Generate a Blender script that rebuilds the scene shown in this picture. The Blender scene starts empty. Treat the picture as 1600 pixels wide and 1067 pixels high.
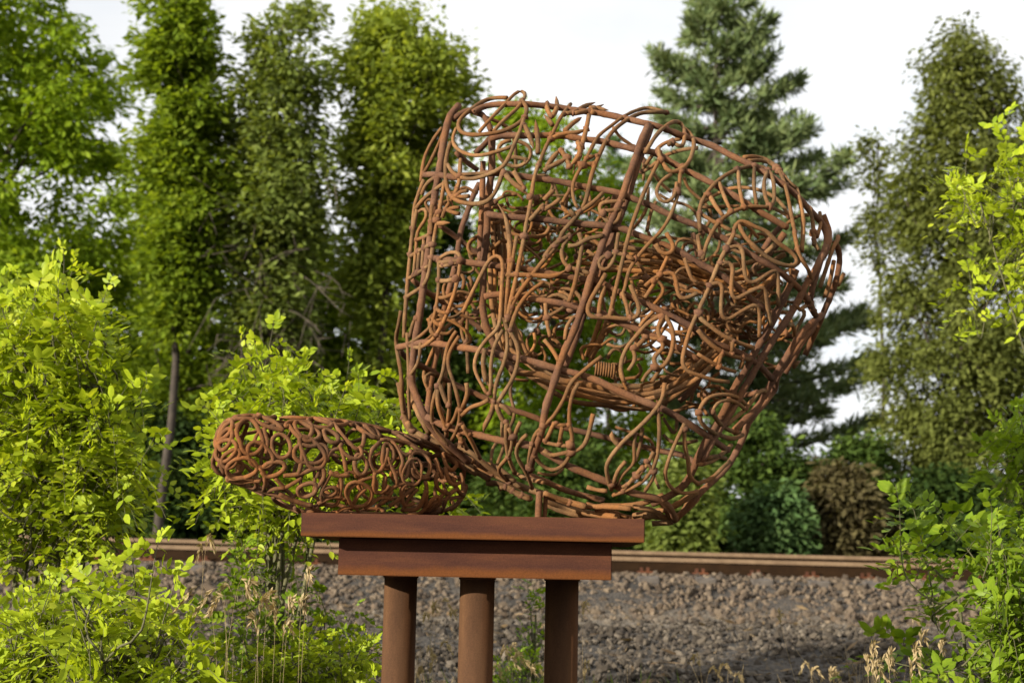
import bpy, bmesh, math, random
import numpy as np
from mathutils import Vector, Matrix

SC = bpy.context.scene
COL = SC.collection
rng = np.random.default_rng(7)
random.seed(7)
R = math.radians

# ------------------------------------------------------------------ camera
CAM_H = 1.25
PITCH, ROLL = R(9.11), R(1.15)
FOC = 50.0
FPX = 1600 * FOC / 36.0
FWD = Vector((0, math.cos(PITCH), math.sin(PITCH)))
UP0 = Vector((0, -math.sin(PITCH), math.cos(PITCH)))
RT0 = Vector((1, 0, 0))
RT = RT0 * math.cos(ROLL) + UP0 * math.sin(ROLL)
UP = UP0 * math.cos(ROLL) - RT0 * math.sin(ROLL)
CPOS = Vector((0, 0, CAM_H))
cam = bpy.data.cameras.new('camera')
cam.lens = FOC
cam.sensor_width = 36.0
cam.clip_end = 3000
cam.clip_start = 0.1
cam.dof.use_dof = True
cam.dof.focus_distance = 5.25
cam.dof.aperture_fstop = 3.3
camo = bpy.data.objects.new('camera', cam)
camo.matrix_world = Matrix(((RT.x, UP.x, -FWD.x, CPOS.x), (RT.y, UP.y, -FWD.y, CPOS.y),
                            (RT.z, UP.z, -FWD.z, CPOS.z), (0, 0, 0, 1)))
COL.objects.link(camo)
SC.camera = camo

# ------------------------------------------------------------------ light
SUN_EL, SUN_AZ = R(14), R(51)      # azimuth: degrees to the left of straight-behind-the-camera
sdir = Vector((-math.sin(SUN_AZ) * math.cos(SUN_EL), -math.cos(SUN_AZ) * math.cos(SUN_EL), math.sin(SUN_EL)))
sun = bpy.data.lights.new('sun', 'SUN')
sun.energy = 4.0
sun.angle = R(0.6)
sun.color = (1.0, 0.93, 0.82)
suno = bpy.data.objects.new('sun', sun)
suno.rotation_euler = sdir.to_track_quat('Z', 'Y').to_euler()
suno.location = (-8, -6, 6)
COL.objects.link(suno)

world = bpy.data.worlds.new('World')
SC.world = world
world.use_nodes = True
nt = world.node_tree
nt.nodes.clear()
wo = nt.nodes.new('ShaderNodeOutputWorld')
bg = nt.nodes.new('ShaderNodeBackground')
bg.inputs['Strength'].default_value = 0.1
sky = nt.nodes.new('ShaderNodeTexSky')
sky.sky_type = 'NISHITA'
sky.sun_disc = False
sky.sun_elevation = SUN_EL
sky.sun_rotation = math.atan2(sdir.x, sdir.y)
sky.air_density = 1.0
sky.dust_density = 1.0
tc = nt.nodes.new('ShaderNodeTexCoord')
mp = nt.nodes.new('ShaderNodeMapping')
mp.inputs['Scale'].default_value = (2.0, 2.0, 5.0)
nz = nt.nodes.new('ShaderNodeTexNoise')
nz.inputs['Scale'].default_value = 1.7
nz.inputs['Detail'].default_value = 6
nz.inputs['Roughness'].default_value = 0.55
cr = nt.nodes.new('ShaderNodeValToRGB')
cr.color_ramp.elements[0].position = 0.3
cr.color_ramp.elements[0].color = (0.80, 0.80, 0.80, 1)
cr.color_ramp.elements[1].position = 0.55
cr.color_ramp.elements[1].color = (1, 1, 1, 1)
cl = nt.nodes.new('ShaderNodeValToRGB')      # cloud brightness varies softly
cl.color_ramp.elements[0].position = 0.35
cl.color_ramp.elements[0].color = (0.70, 0.72, 0.75, 1)
cl.color_ramp.elements[1].position = 0.62
cl.color_ramp.elements[1].color = (0.95, 0.95, 0.95, 1)
nz2 = nt.nodes.new('ShaderNodeTexNoise')
nz2.inputs['Scale'].default_value = 1.1
nz2.inputs['Detail'].default_value = 5
sc_ = nt.nodes.new('ShaderNodeVectorMath')
sc_.operation = 'SCALE'
sc_.inputs['Scale'].default_value = 5.2
mx = nt.nodes.new('ShaderNodeMixRGB')
L = nt.links.new
L(tc.outputs['Generated'], mp.inputs['Vector'])
L(mp.outputs['Vector'], nz.inputs['Vector'])
L(mp.outputs['Vector'], nz2.inputs['Vector'])
L(nz.outputs['Fac'], cr.inputs['Fac'])
L(nz2.outputs['Fac'], cl.inputs['Fac'])
L(cl.outputs['Color'], sc_.inputs[0])
L(cr.outputs['Color'], mx.inputs['Fac'])
L(sky.outputs['Color'], mx.inputs['Color1'])
L(sc_.outputs['Vector'], mx.inputs['Color2'])
L(mx.outputs['Color'], bg.inputs['Color'])
L(bg.outputs['Background'], wo.inputs['Surface'])

SC.view_settings.view_transform = 'Standard'
SC.view_settings.look = 'None'
SC.view_settings.gamma = 1
SC.view_settings.use_curve_mapping = False
SC.view_settings.exposure = 1.25
SC.render.engine = 'CYCLES'
SC.cycles.use_denoising = True
SC.cycles.max_bounces = 6
SC.cycles.transparent_max_bounces = 4


# ------------------------------------------------------------------ helpers
def at(px, py, Y):
    """The point at depth Y (metres ahead of the camera) seen at a place in the 1600-wide photograph."""
    d = FWD + RT * ((px - 800.0) / FPX) + UP * ((533.5 - py) / FPX)
    return CPOS + d * (Y / d.y)


def to_px(P):
    """Array of points -> pixel x, pixel y, depth."""
    q = np.asarray(P, dtype=float) - np.array(CPOS)
    z = q @ np.array(FWD)
    z = np.where(z < 0.05, 0.05, z)
    return 800 + FPX * (q @ np.array(RT)) / z, 533.5 - FPX * (q @ np.array(UP)) / z, z


def mesh_np(name, verts, faces_flat, nper, mat, smooth=False):
    """A mesh of faces that all have nper corners."""
    verts = np.asarray(verts, dtype=np.float32)
    faces_flat = np.asarray(faces_flat, dtype=np.int32).ravel()
    nf = len(faces_flat) // nper
    me = bpy.data.meshes.new(name)
    me.vertices.add(len(verts))
    me.vertices.foreach_set('co', verts.ravel())
    me.loops.add(len(faces_flat))
    me.loops.foreach_set('vertex_index', faces_flat)
    me.polygons.add(nf)
    me.polygons.foreach_set('loop_start', np.arange(0, nf * nper, nper, dtype=np.int32))
    me.polygons.foreach_set('use_smooth', np.full(nf, smooth, dtype=bool))
    me.update(calc_edges=True)
    if mat:
        me.materials.append(mat)
    return me


def link(name, me, parent=None, loc=None):
    o = bpy.data.objects.new(name, me)
    COL.objects.link(o)
    if loc is not None:
        o.location = loc
    if parent:
        o.parent = parent
    return o


def empty(name, loc=(0, 0, 0)):
    o = bpy.data.objects.new(name, None)
    o.empty_display_size = 0.1
    o.location = loc
    COL.objects.link(o)
    return o


def tag(o, label=None, cat=None, group=None, kind=None):
    if label: o['label'] = label
    if cat: o['category'] = cat
    if group: o['group'] = group
    if kind: o['kind'] = kind
    return o


def crv(pts, step, closed=False):
    """Catmull-Rom through pts, resampled about every step; works in any dimension."""
    P = np.asarray(pts, dtype=float)
    n = len(P)
    if n < 3 and not closed:
        k = max(2, int(np.linalg.norm(P[1] - P[0]) / step) + 1)
        return np.linspace(P[0], P[1], k)
    if closed:
        Q = np.vstack([P[-1], P, P[0], P[1]])
        segs = n
    else:
        Q = np.vstack([2 * P[0] - P[1], P, 2 * P[-1] - P[-2]])
        segs = n - 1
    out = []
    for i in range(segs):
        p0, p1, p2, p3 = Q[i], Q[i + 1], Q[i + 2], Q[i + 3]
        k = max(1, int(round(np.linalg.norm(p2 - p1) / step)))
        t = (np.arange(k) / k)[:, None]
        out.append(0.5 * (2 * p1 + (p2 - p0) * t + (2 * p0 - 5 * p1 + 4 * p2 - p3) * t * t
                          + (3 * p1 - p0 - 3 * p2 + p3) * t ** 3))
    out = np.vstack(out)
    if not closed:
        out = np.vstack([out, P[-1]])
    return out


def tube_np(P, rad, sides=7, closed=False, cap=True):
    """Vertices and quads of a tube along P (N,3); rad is a number or N numbers."""
    P = np.asarray(P, dtype=float)
    n = len(P)
    rad = np.broadcast_to(np.asarray(rad, dtype=float), (n,))
    if closed:
        T = np.roll(P, -1, 0) - np.roll(P, 1, 0)
    else:
        T = np.gradient(P, axis=0)
    T /= np.linalg.norm(T, axis=1)[:, None] + 1e-9
    a = np.array([0, 0, 1.0]) if abs(T[0][2]) < 0.9 else np.array([1.0, 0, 0])
    u = np.cross(T[0], a); u /= np.linalg.norm(u)
    U = np.zeros_like(P)
    for i in range(n):
        u = u - T[i] * (u @ T[i])
        u /= np.linalg.norm(u) + 1e-9
        U[i] = u
    W = np.cross(T, U)
    ang = np.arange(sides) * 2 * math.pi / sides
    V = (P[:, None, :] + rad[:, None, None] * (np.cos(ang)[None, :, None] * U[:, None, :]
                                               + np.sin(ang)[None, :, None] * W[:, None, :])).reshape(-1, 3)
    i = np.arange(n if closed else n - 1)[:, None]
    j = np.arange(sides)[None, :]
    i2, j2 = (i + 1) % n, (j + 1) % sides
    F = np.stack([i * sides + j, i * sides + j2, i2 * sides + j2, i2 * sides + j], -1).reshape(-1, 4)
    if cap and not closed:      # blunt ends: a quad fan through a doubled centre
        V = np.vstack([V, P[0], P[-1]])
        c0, c1 = n * sides, n * sides + 1
        e = (n - 1) * sides
        h = []
        for k in range(0, sides - 1, 2):
            h.append([c0, (k + 2) % sides, k + 1, k])
            h.append([c1, e + k, e + k + 1, e + (k + 2) % sides])
        F = np.vstack([F, np.array(h)])
    return V, F


class Bag:
    """Collects pieces that become one mesh of quads."""
    def __init__(self):
        self.v, self.f, self.n = [], [], 0

    def add(self, V, F):
        self.v.append(np.asarray(V)); self.f.append(np.asarray(F) + self.n); self.n += len(V)

    def build(self, name, mat, parent=None, smooth=True, loc=None, nper=4):
        if not self.v:
            return None
        V = np.vstack(self.v)
        if loc is not None and parent is None:
            V = V - np.array(loc)
        return link(name, mesh_np(name, V, np.vstack(self.f), nper, mat, smooth), parent, loc if parent is None else None)


def box_obj(name, size, center, mat, parent=None, bevel=0.003, rotz=0.0):
    bm = bmesh.new()
    bmesh.ops.create_cube(bm, size=1)
    bmesh.ops.scale(bm, vec=size, verts=bm.verts)
    if bevel:
        bmesh.ops.bevel(bm, geom=bm.edges[:], offset=bevel, segments=2, affect='EDGES')
    me = bpy.data.meshes.new(name)
    bm.to_mesh(me); bm.free()
    me.materials.append(mat)
    o = link(name, me, parent, center)
    o.rotation_euler.z = rotz
    return o


# ------------------------------------------------------------------ materials
def new_mat(name):
    m = bpy.data.materials.new(name)
    m.use_nodes = True
    t = m.node_tree
    t.nodes.clear()
    out = t.nodes.new('ShaderNodeOutputMaterial')
    b = t.nodes.new('ShaderNodeBsdfPrincipled')
    t.links.new(b.outputs[0], out.inputs['Surface'])
    return m, t, b, out


def ramp(t, stops):
    c = t.nodes.new('ShaderNodeValToRGB')
    e = c.color_ramp.elements
    while len(e) < len(stops):
        e.new(0.5)
    for k, (p, col) in enumerate(stops):
        e[k].position = p
        e[k].color = (*col, 1)
    return c


def noise(t, scale, detail=5, rough=0.6, vec=None, coord='Object'):
    n = t.nodes.new('ShaderNodeTexNoise')
    n.inputs['Scale'].default_value = scale
    n.inputs['Detail'].default_value = detail
    n.inputs['Roughness'].default_value = rough
    if vec is None:
        c = t.nodes.new('ShaderNodeTexCoord')
        vec = c.outputs[coord]
    t.links.new(vec, n.inputs['Vector'])
    return n


def mixc(t, fac, a, b, mode='MIX'):
    m = t.nodes.new('ShaderNodeMixRGB')
    m.blend_type = mode
    for s, v in ((0, fac), (1, a), (2, b)):
        if isinstance(v, (int, float)):
            m.inputs[s].default_value = v
        elif isinstance(v, tuple):
            m.inputs[s].default_value = (*v, 1)
        else:
            t.links.new(v, m.inputs[s])
    return m.outputs[0]


def bump(t, b, src, strength, dist):
    n = t.nodes.new('ShaderNodeBump')
    n.inputs['Strength'].default_value = strength
    n.inputs['Distance'].default_value = dist
    t.links.new(src, n.inputs['Height'])
    t.links.new(n.outputs[0], b.inputs['Normal'])


def rust_mat(name, lo, mid, hi, orange, amount, s=1.0):
    m, t, b, out = new_mat(name)
    n1 = noise(t, 14 * s, 6, 0.65)
    r1 = ramp(t, [(0.30, lo), (0.5, mid), (0.72, hi)])
    t.links.new(n1.outputs['Fac'], r1.inputs['Fac'])
    n2 = noise(t, 5 * s, 4, 0.6)
    r2 = ramp(t, [(0.5 - amount * 0.3, (0, 0, 0)), (0.78 - amount * 0.3, (1, 1, 1))])
    t.links.new(n2.outputs['Fac'], r2.inputs['Fac'])
    oi = t.nodes.new('ShaderNodeObjectInfo')
    hv = t.nodes.new('ShaderNodeMapRange')
    hv.inputs['To Min'].default_value = 0.78
    hv.inputs['To Max'].default_value = 1.2
    t.links.new(oi.outputs['Random'], hv.inputs['Value'])
    c = mixc(t, r2.outputs['Color'], r1.outputs['Color'], orange)
    n3 = noise(t, 160 * s, 3, 0.7)
    r3 = ramp(t, [(0.35, (0.72, 0.72, 0.72)), (0.6, (1.08, 1.05, 1.0))])
    t.links.new(n3.outputs['Fac'], r3.inputs['Fac'])
    c = mixc(t, 1.0, c, r3.outputs['Color'], 'MULTIPLY')
    vm = t.nodes.new('ShaderNodeVectorMath')
    vm.operation = 'SCALE'
    t.links.new(c, vm.inputs[0])
    t.links.new(hv.outputs[0], vm.inputs['Scale'])
    t.links.new(vm.outputs[0], b.inputs['Base Color'])
    b.inputs['Roughness'].default_value = 0.9
    b.inputs['Specular IOR Level'].default_value = 0.1
    bump(t, b, n3.outputs['Fac'], 0.5, 0.002)
    return m


M_ROD = rust_mat('rusty rod', (0.078, 0.044, 0.022), (0.145, 0.083, 0.039), (0.215, 0.128, 0.060), (0.21, 0.090, 0.030), 0.28)
M_BAR = rust_mat('rusty bar', (0.064, 0.033, 0.022), (0.115, 0.058, 0.034), (0.160, 0.084, 0.046), (0.17, 0.070, 0.025), 0.2)
M_INNER = rust_mat('orange rust', (0.082, 0.042, 0.021), (0.148, 0.077, 0.035), (0.215, 0.115, 0.050), (0.25, 0.102, 0.026), 0.38)
M_RING = rust_mat('rusty ring', (0.066, 0.034, 0.020), (0.122, 0.063, 0.032), (0.178, 0.094, 0.045), (0.19, 0.072, 0.022), 0.35)


def corten_mat(name, streak_axis, lo, mid, hi):
    """Weathered plate: long stains along the piece, orange run-off band at the lower edge of slabs; columns turn orange towards one side."""
    m, t, b, out = new_mat(name)
    c = t.nodes.new('ShaderNodeTexCoord')
    mp = t.nodes.new('ShaderNodeMapping')
    mp.inputs['Scale'].default_value = (1.5, 1.5, 11) if streak_axis == 'x' else (7, 7, 1.6)
    t.links.new(c.outputs['Object'], mp.inputs['Vector'])
    n1 = noise(t, 1.7, 9, 0.62, mp.outputs[0])
    r1 = ramp(t, [(0.32, lo), (0.5, mid), (0.66, hi)])
    t.links.new(n1.outputs['Fac'], r1.inputs['Fac'])
    n2 = noise(t, 5, 4)
    gen = t.nodes.new('ShaderNodeSeparateXYZ')
    t.links.new(c.outputs['Generated'], gen.inputs[0])
    ad = t.nodes.new('ShaderNodeMath'); ad.operation = 'MULTIPLY_ADD'
    t.links.new(n2.outputs['Fac'], ad.inputs[0]); ad.inputs[1].default_value = 0.35
    t.links.new(gen.outputs['Z' if streak_axis == 'x' else 'X'], ad.inputs[2])
    if streak_axis == 'x':
        r2 = ramp(t, [(0.30, (0.9, 0.9, 0.9)), (0.48, (0.0, 0.0, 0.0))])
    else:
        r2 = ramp(t, [(0.62, (0.0, 0.0, 0.0)), (0.95, (0.45, 0.45, 0.45))])
    t.links.new(ad.outputs[0], r2.inputs['Fac'])
    cc = mixc(t, r2.outputs['Color'], r1.outputs['Color'], (0.115, 0.040, 0.0105))
    n3 = noise(t, 220, 3, 0.7)
    r3 = ramp(t, [(0.3, (0.75, 0.75, 0.75)), (0.65, (1.1, 1.07, 1.05))])
    t.links.new(n3.outputs['Fac'], r3.inputs['Fac'])
    cc = mixc(t, 1.0, cc, r3.outputs['Color'], 'MULTIPLY')
    t.links.new(cc, b.inputs['Base Color'])
    b.inputs['Roughness'].default_value = 0.85
    b.inputs['Specular IOR Level'].default_value = 0.1
    bump(t, b, n3.outputs['Fac'], 0.25, 0.001)
    return m


M_SLAB = corten_mat('weathered slab', 'x', (0.046, 0.0185, 0.0125), (0.066, 0.0255, 0.0145), (0.088, 0.034, 0.0165))
M_COL = corten_mat('weathered column', 'z', (0.056, 0.028, 0.014), (0.080, 0.040, 0.019), (0.105, 0.053, 0.024))


def leaf_mat(name, dark, mid, light, transl=0.35, clump=0.9, gloss=0.12, rough=0.6, hue_noise=None):
    """Leaf colour varies leaf by leaf and from clump to clump; light passes through the blade."""
    m, t, b, out = new_mat(name)
    geo = t.nodes.new('ShaderNodeNewGeometry')
    oi = t.nodes.new('ShaderNodeObjectInfo')
    n = noise(t, clump, 3, 0.6)
    a = t.nodes.new('ShaderNodeMath'); a.operation = 'MULTIPLY_ADD'
    a.inputs[1].default_value = 0.45
    t.links.new(geo.outputs['Random Per Island'], a.inputs[0])
    s = t.nodes.new('ShaderNodeMath'); s.operation = 'MULTIPLY_ADD'
    s.inputs[1].default_value = 0.75; s.inputs[2].default_value = -0.1
    t.links.new(n.outputs['Fac'], s.inputs[0])
    t.links.new(s.outputs[0], a.inputs[2])
    c = ramp(t, [(0.15, dark), (0.5, mid), (0.85, light)])
    t.links.new(a.outputs[0], c.inputs['Fac'])
    t.links.new(c.outputs['Color'], b.inputs['Base Color'])
    b.inputs['Roughness'].default_value = rough
    b.inputs['Specular IOR Level'].default_value = gloss * 0.5
    tr = t.nodes.new('ShaderNodeBsdfTranslucent')
    t.links.new(mixc(t, 1.0, c.outputs['Color'], (1.25, 1.2, 0.5), 'MULTIPLY'), tr.inputs['Color'])
    mxs = t.nodes.new('ShaderNodeMixShader')
    mxs.inputs[0].default_value = transl
    t.links.new(b.outputs[0], mxs.inputs[1])
    t.links.new(tr.outputs[0], mxs.inputs[2])
    t.links.new(mxs.outputs[0], out.inputs['Surface'])
    return m


def bark_mat(name, a, c_):
    m, t, b, out = new_mat(name)
    n = noise(t, 9, 5, 0.7)
    r = ramp(t, [(0.3, a), (0.7, c_)])
    t.links.new(n.outputs['Fac'], r.inputs['Fac'])
    t.links.new(r.outputs['Color'], b.inputs['Base Color'])
    b.inputs['Roughness'].default_value = 0.9
    bump(t, b, n.outputs['Fac'], 0.6, 0.02)
    return m


M_BARK = bark_mat('grey brown bark', (0.022, 0.016, 0.010), (0.060, 0.044, 0.030))
M_TWIG = bark_mat('green brown twig', (0.05, 0.05, 0.02), (0.12, 0.11, 0.045))
M_DEAD = bark_mat('dead twig', (0.06, 0.045, 0.03), (0.13, 0.10, 0.07))
M_BRIGHT = leaf_mat('bright yellow green leaf', (0.165, 0.24, 0.014), (0.31, 0.39, 0.02), (0.47, 0.51, 0.04), 0.42, 2.2, 0.3, 0.45)
M_SHRUB2 = leaf_mat('fresh green leaf', (0.085, 0.15, 0.012), (0.16, 0.245, 0.016), (0.27, 0.34, 0.022), 0.4, 2.5, 0.3, 0.45)
M_ASH = leaf_mat('mid green foliage', (0.1, 0.165, 0.012), (0.2, 0.29, 0.018), (0.3, 0.38, 0.034), 0.5, 0.8)
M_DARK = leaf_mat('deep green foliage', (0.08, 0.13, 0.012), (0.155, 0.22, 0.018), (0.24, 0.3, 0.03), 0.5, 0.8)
M_OLIVE = leaf_mat('olive foliage', (0.095, 0.13, 0.028), (0.165, 0.21, 0.045), (0.25, 0.29, 0.075), 0.45, 0.9)
M_GREY = leaf_mat('grey green foliage', (0.13, 0.175, 0.028), (0.225, 0.28, 0.042), (0.33, 0.37, 0.065), 0.5, 0.7)
M_PINE = leaf_mat('pine needles', (0.062, 0.095, 0.038), (0.125, 0.165, 0.062), (0.21, 0.245, 0.095), 0.15, 1.0)
M_HEM = leaf_mat('brown green conifer foliage', (0.065, 0.08, 0.02), (0.125, 0.145, 0.032), (0.2, 0.22, 0.055), 0.4, 1.1)
M_BLUE = leaf_mat('blue green foliage', (0.04, 0.08, 0.025), (0.075, 0.13, 0.04), (0.12, 0.18, 0.06), 0.25, 1.5)
M_RED = leaf_mat('reddish brown foliage', (0.05, 0.038, 0.018), (0.085, 0.07, 0.03), (0.13, 0.11, 0.045), 0.25, 1.5)
M_WOOD = leaf_mat('far woodland', (0.05, 0.09, 0.012), (0.1, 0.155, 0.018), (0.16, 0.22, 0.028), 0.45, 0.4)
M_SHADELEAF = leaf_mat('shade darkened leaf', (0.012, 0.026, 0.006), (0.028, 0.05, 0.010), (0.055, 0.085, 0.016), 0.2, 1.0)  # leaf colour darkened to stand in for canopy shade on the low bushes
M_DRYLEAF = leaf_mat('dry leaf litter', (0.10, 0.06, 0.03), (0.19, 0.13, 0.07), (0.34, 0.25, 0.14), 0.2, 3)
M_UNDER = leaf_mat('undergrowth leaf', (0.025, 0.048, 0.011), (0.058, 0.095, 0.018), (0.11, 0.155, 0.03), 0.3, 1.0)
M_STRAW = leaf_mat('dry straw', (0.26, 0.19, 0.10), (0.37, 0.28, 0.15), (0.48, 0.38, 0.22), 0.3, 4)
M_GRASS = leaf_mat('green grass', (0.06, 0.11, 0.012), (0.11, 0.17, 0.02), (0.20, 0.24, 0.04), 0.35, 2)


def stone_mat(name, cols):
    m, t, b, out = new_mat(name)
    geo = t.nodes.new('ShaderNodeNewGeometry')
    oi = t.nodes.new('ShaderNodeObjectInfo')
    ad = t.nodes.new('ShaderNodeMath'); ad.operation = 'ADD'
    t.links.new(geo.outputs['Random Per Island'], ad.inputs[0])
    t.links.new(oi.outputs['Random'], ad.inputs[1])
    fr = t.nodes.new('ShaderNodeMath'); fr.operation = 'FRACT'
    t.links.new(ad.outputs[0], fr.inputs[0])
    r = ramp(t, [(k / (len(cols) - 1), c) for k, c in enumerate(cols)])
    t.links.new(fr.outputs[0], r.inputs['Fac'])
    n = noise(t, 22, 4, 0.7)
    r2 = ramp(t, [(0.3, (0.7, 0.7, 0.7)), (0.7, (1.15, 1.12, 1.08))])
    t.links.new(n.outputs['Fac'], r2.inputs['Fac'])
    t.links.new(mixc(t, 1.0, r.outputs['Color'], r2.outputs['Color'], 'MULTIPLY'), b.inputs['Base Color'])
    b.inputs['Roughness'].default_value = 0.9
    b.inputs['Specular IOR Level'].default_value = 0.2
    bump(t, b, n.outputs['Fac'], 0.5, 0.01)
    return m


M_STONE = stone_mat('ballast stone', [(0.050, 0.037, 0.026), (0.125, 0.094, 0.064), (0.075, 0.058, 0.044), (0.19, 0.145, 0.098), (0.088, 0.066, 0.047), (0.14, 0.102, 0.068)])
M_GRAV = stone_mat('grey gravel', [(0.033, 0.026, 0.019), (0.062, 0.050, 0.037), (0.042, 0.034, 0.027), (0.105, 0.086, 0.063), (0.048, 0.039, 0.030), (0.15, 0.125, 0.095), (0.05, 0.04, 0.031)])

# ------------------------------------------------------------------ ground: one sheet with the profile of the embankment
GRADE = -0.005                       # the line falls slightly towards the right
PROFILE = [(-300, -1.28), (-20, -1.26), (2, -1.25), (6.2, -1.22), (8.2, -0.98), (10.2, -0.76), (12.3, -0.50), (13.2, -0.475), (14.45, -0.46),
           (15.55, -0.06), (15.75, -0.035), (16.0, -0.03), (17.45, 0.035), (17.9, 0.03), (19.4, -0.40), (22, -0.75), (40, -0.8), (120, -0.6), (1400, 0.2)]


def ground_z(x, Y):
    ys = [p[0] for p in PROFILE]
    zs = [p[1] for p in PROFILE]
    z = np.interp(Y, ys, zs) + CAM_H
    w = np.interp(Y, [7, 12, 18, 26], [0, 1, 1, 0])
    xx = np.clip(x, -60, 60)
    return z + GRADE * xx * w


gx = np.concatenate([np.linspace(-1400, -70, 12), np.linspace(-60, 60, 121), np.linspace(70, 1400, 12)])
gy = np.unique(np.concatenate([[p[0] for p in PROFILE], np.linspace(3, 20, 86), np.linspace(21, 60, 20), [90, 200, 400, 800]]))
GX, GY = np.meshgrid(gx, gy)
GZ = ground_z(GX, GY)
near = (np.abs(GX) < 61) & (GY > 3) & (GY < 15.4)
GZ = GZ + np.where(near, 0.025 * np.sin(GX * 1.7 + GY * 2.1) * np.cos(GX * 0.83 - GY * 1.3) + rng.normal(0, 0.008, GX.shape), 0)
ni, nj = GX.shape
idx = np.arange(ni * nj).reshape(ni, nj)
F = np.stack([idx[:-1, :-1], idx[:-1, 1:], idx[1:, 1:], idx[1:, :-1]], -1).reshape(-1, 4)
m, t, b, out = new_mat('gravelly earth')
v = t.nodes.new('ShaderNodeTexVoronoi'); v.inputs['Scale'].default_value = 26
n1 = noise(t, 1.3, 6, 0.65)
c_ = t.nodes.new('ShaderNodeTexCoord'); t.links.new(c_.outputs['Object'], v.inputs['Vector'])
rv = ramp(t, [(0.0, (0.022, 0.018, 0.013)), (0.5, (0.042, 0.034, 0.026)), (1.0, (0.075, 0.061, 0.046))])
sx = t.nodes.new('ShaderNodeSeparateColor'); t.links.new(v.outputs['Color'], sx.inputs[0])
t.links.new(sx.outputs[0], rv.inputs['Fac'])
r1 = ramp(t, [(0.35, (0.75, 0.75, 0.75)), (0.65, (1.15, 1.12, 1.08))]); t.links.new(n1.outputs['Fac'], r1.inputs['Fac'])
# fine sandy dust on the ledge at the foot of the ballast, forest litter beyond the line
sp = t.nodes.new('ShaderNodeSeparateXYZ'); t.links.new(c_.outputs['Object'], sp.inputs[0])
ly = ramp(t, [(0.0, (0, 0, 0)), (0.62, (0, 0, 0)), (0.66, (1, 1, 1)), (0.72, (1, 1, 1)), (0.74, (0, 0, 0))])
mr = t.nodes.new('ShaderNodeMapRange'); mr.inputs['From Max'].default_value = 20.0
t.links.new(sp.outputs['Y'], mr.inputs['Value']); t.links.new(mr.outputs[0], ly.inputs['Fac'])
cc = mixc(t, 1.0, rv.outputs['Color'], r1.outputs['Color'], 'MULTIPLY')
cc = mixc(t, ly.outputs['Color'], cc, (0.145, 0.115, 0.080))
fy = t.nodes.new('ShaderNodeMath'); fy.operation = 'GREATER_THAN'; fy.inputs[1].default_value = 19.0
t.links.new(sp.outputs['Y'], fy.inputs[0])
cc = mixc(t, fy.outputs[0], cc, (0.045, 0.040, 0.022))
t.links.new(cc, b.inputs['Base Color'])
b.inputs['Roughness'].default_value = 0.95
bump(t, b, v.outputs['Distance'], 0.7, 0.03)
ground = link('ground', mesh_np('ground', np.stack([GX, GY, GZ], -1).reshape(-1, 3), F, 4, m, True))
tag(ground, kind='structure')

# ------------------------------------------------------------------ railway line
m, t, b, out = new_mat('rail steel')
n = noise(t, 6, 5, 0.7)
r = ramp(t, [(0.3, (0.014, 0.007, 0.0025)), (0.7, (0.026, 0.0125, 0.0045))]); t.links.new(n.outputs['Fac'], r.inputs['Fac'])
t.links.new(r.outputs['Color'], b.inputs['Base Color']); b.inputs['Roughness'].default_value = 0.85; b.inputs['Specular IOR Level'].default_value = 0.1
M_RAIL = m
m, t, b, out = new_mat('rail head steel')
n = noise(t, 9, 4, 0.6)
r = ramp(t, [(0.3, (0.13, 0.083, 0.046)), (0.7, (0.20, 0.132, 0.075))]); t.links.new(n.outputs['Fac'], r.inputs['Fac'])
t.links.new(r.outputs['Color'], b.inputs['Base Color']); b.inputs['Roughness'].default_value = 0.7; b.inputs['Specular IOR Level'].default_value = 0.2
M_HEAD = m
M_SLEEPER = bark_mat('old sleeper timber', (0.05, 0.04, 0.032), (0.12, 0.10, 0.08))
M_SPIKE = rust_mat('rusty spike', (0.05, 0.022, 0.014), (0.075, 0.032, 0.02), (0.1, 0.045, 0.025), (0.12, 0.045, 0.02), 0.3)

track = tag(empty('railway_track', (0, 16.7, CAM_H + 0.0)), 'single rusty railway line running across behind the stand on stone ballast', 'railway track')
XR = np.linspace(-70, 70, 57)


def rail_sweep(name, prof, Y, zbase, mat, parent):
    """Sweep a closed profile of (y, z) along the line."""
    prof = np.array(prof)
    k = len(prof)
    V = np.zeros((len(XR), k, 3))
    V[:, :, 0] = XR[:, None]
    V[:, :, 1] = Y + prof[None, :, 0]
    V[:, :, 2] = CAM_H + zbase + prof[None, :, 1] + GRADE * np.clip(XR, -60, 60)[:, None]
    V = V.reshape(-1, 3)
    i = np.arange(len(XR) - 1)[:, None]
    j = np.arange(k)[None, :]
    F = np.stack([i * k + j, (i + 1) * k + j, (i + 1) * k + (j + 1) % k, i * k + (j + 1) % k], -1).reshape(-1, 4)
    o = link(name, mesh_np(name, V - np.array(track.location), F, 4, mat), parent)
    return o


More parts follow.
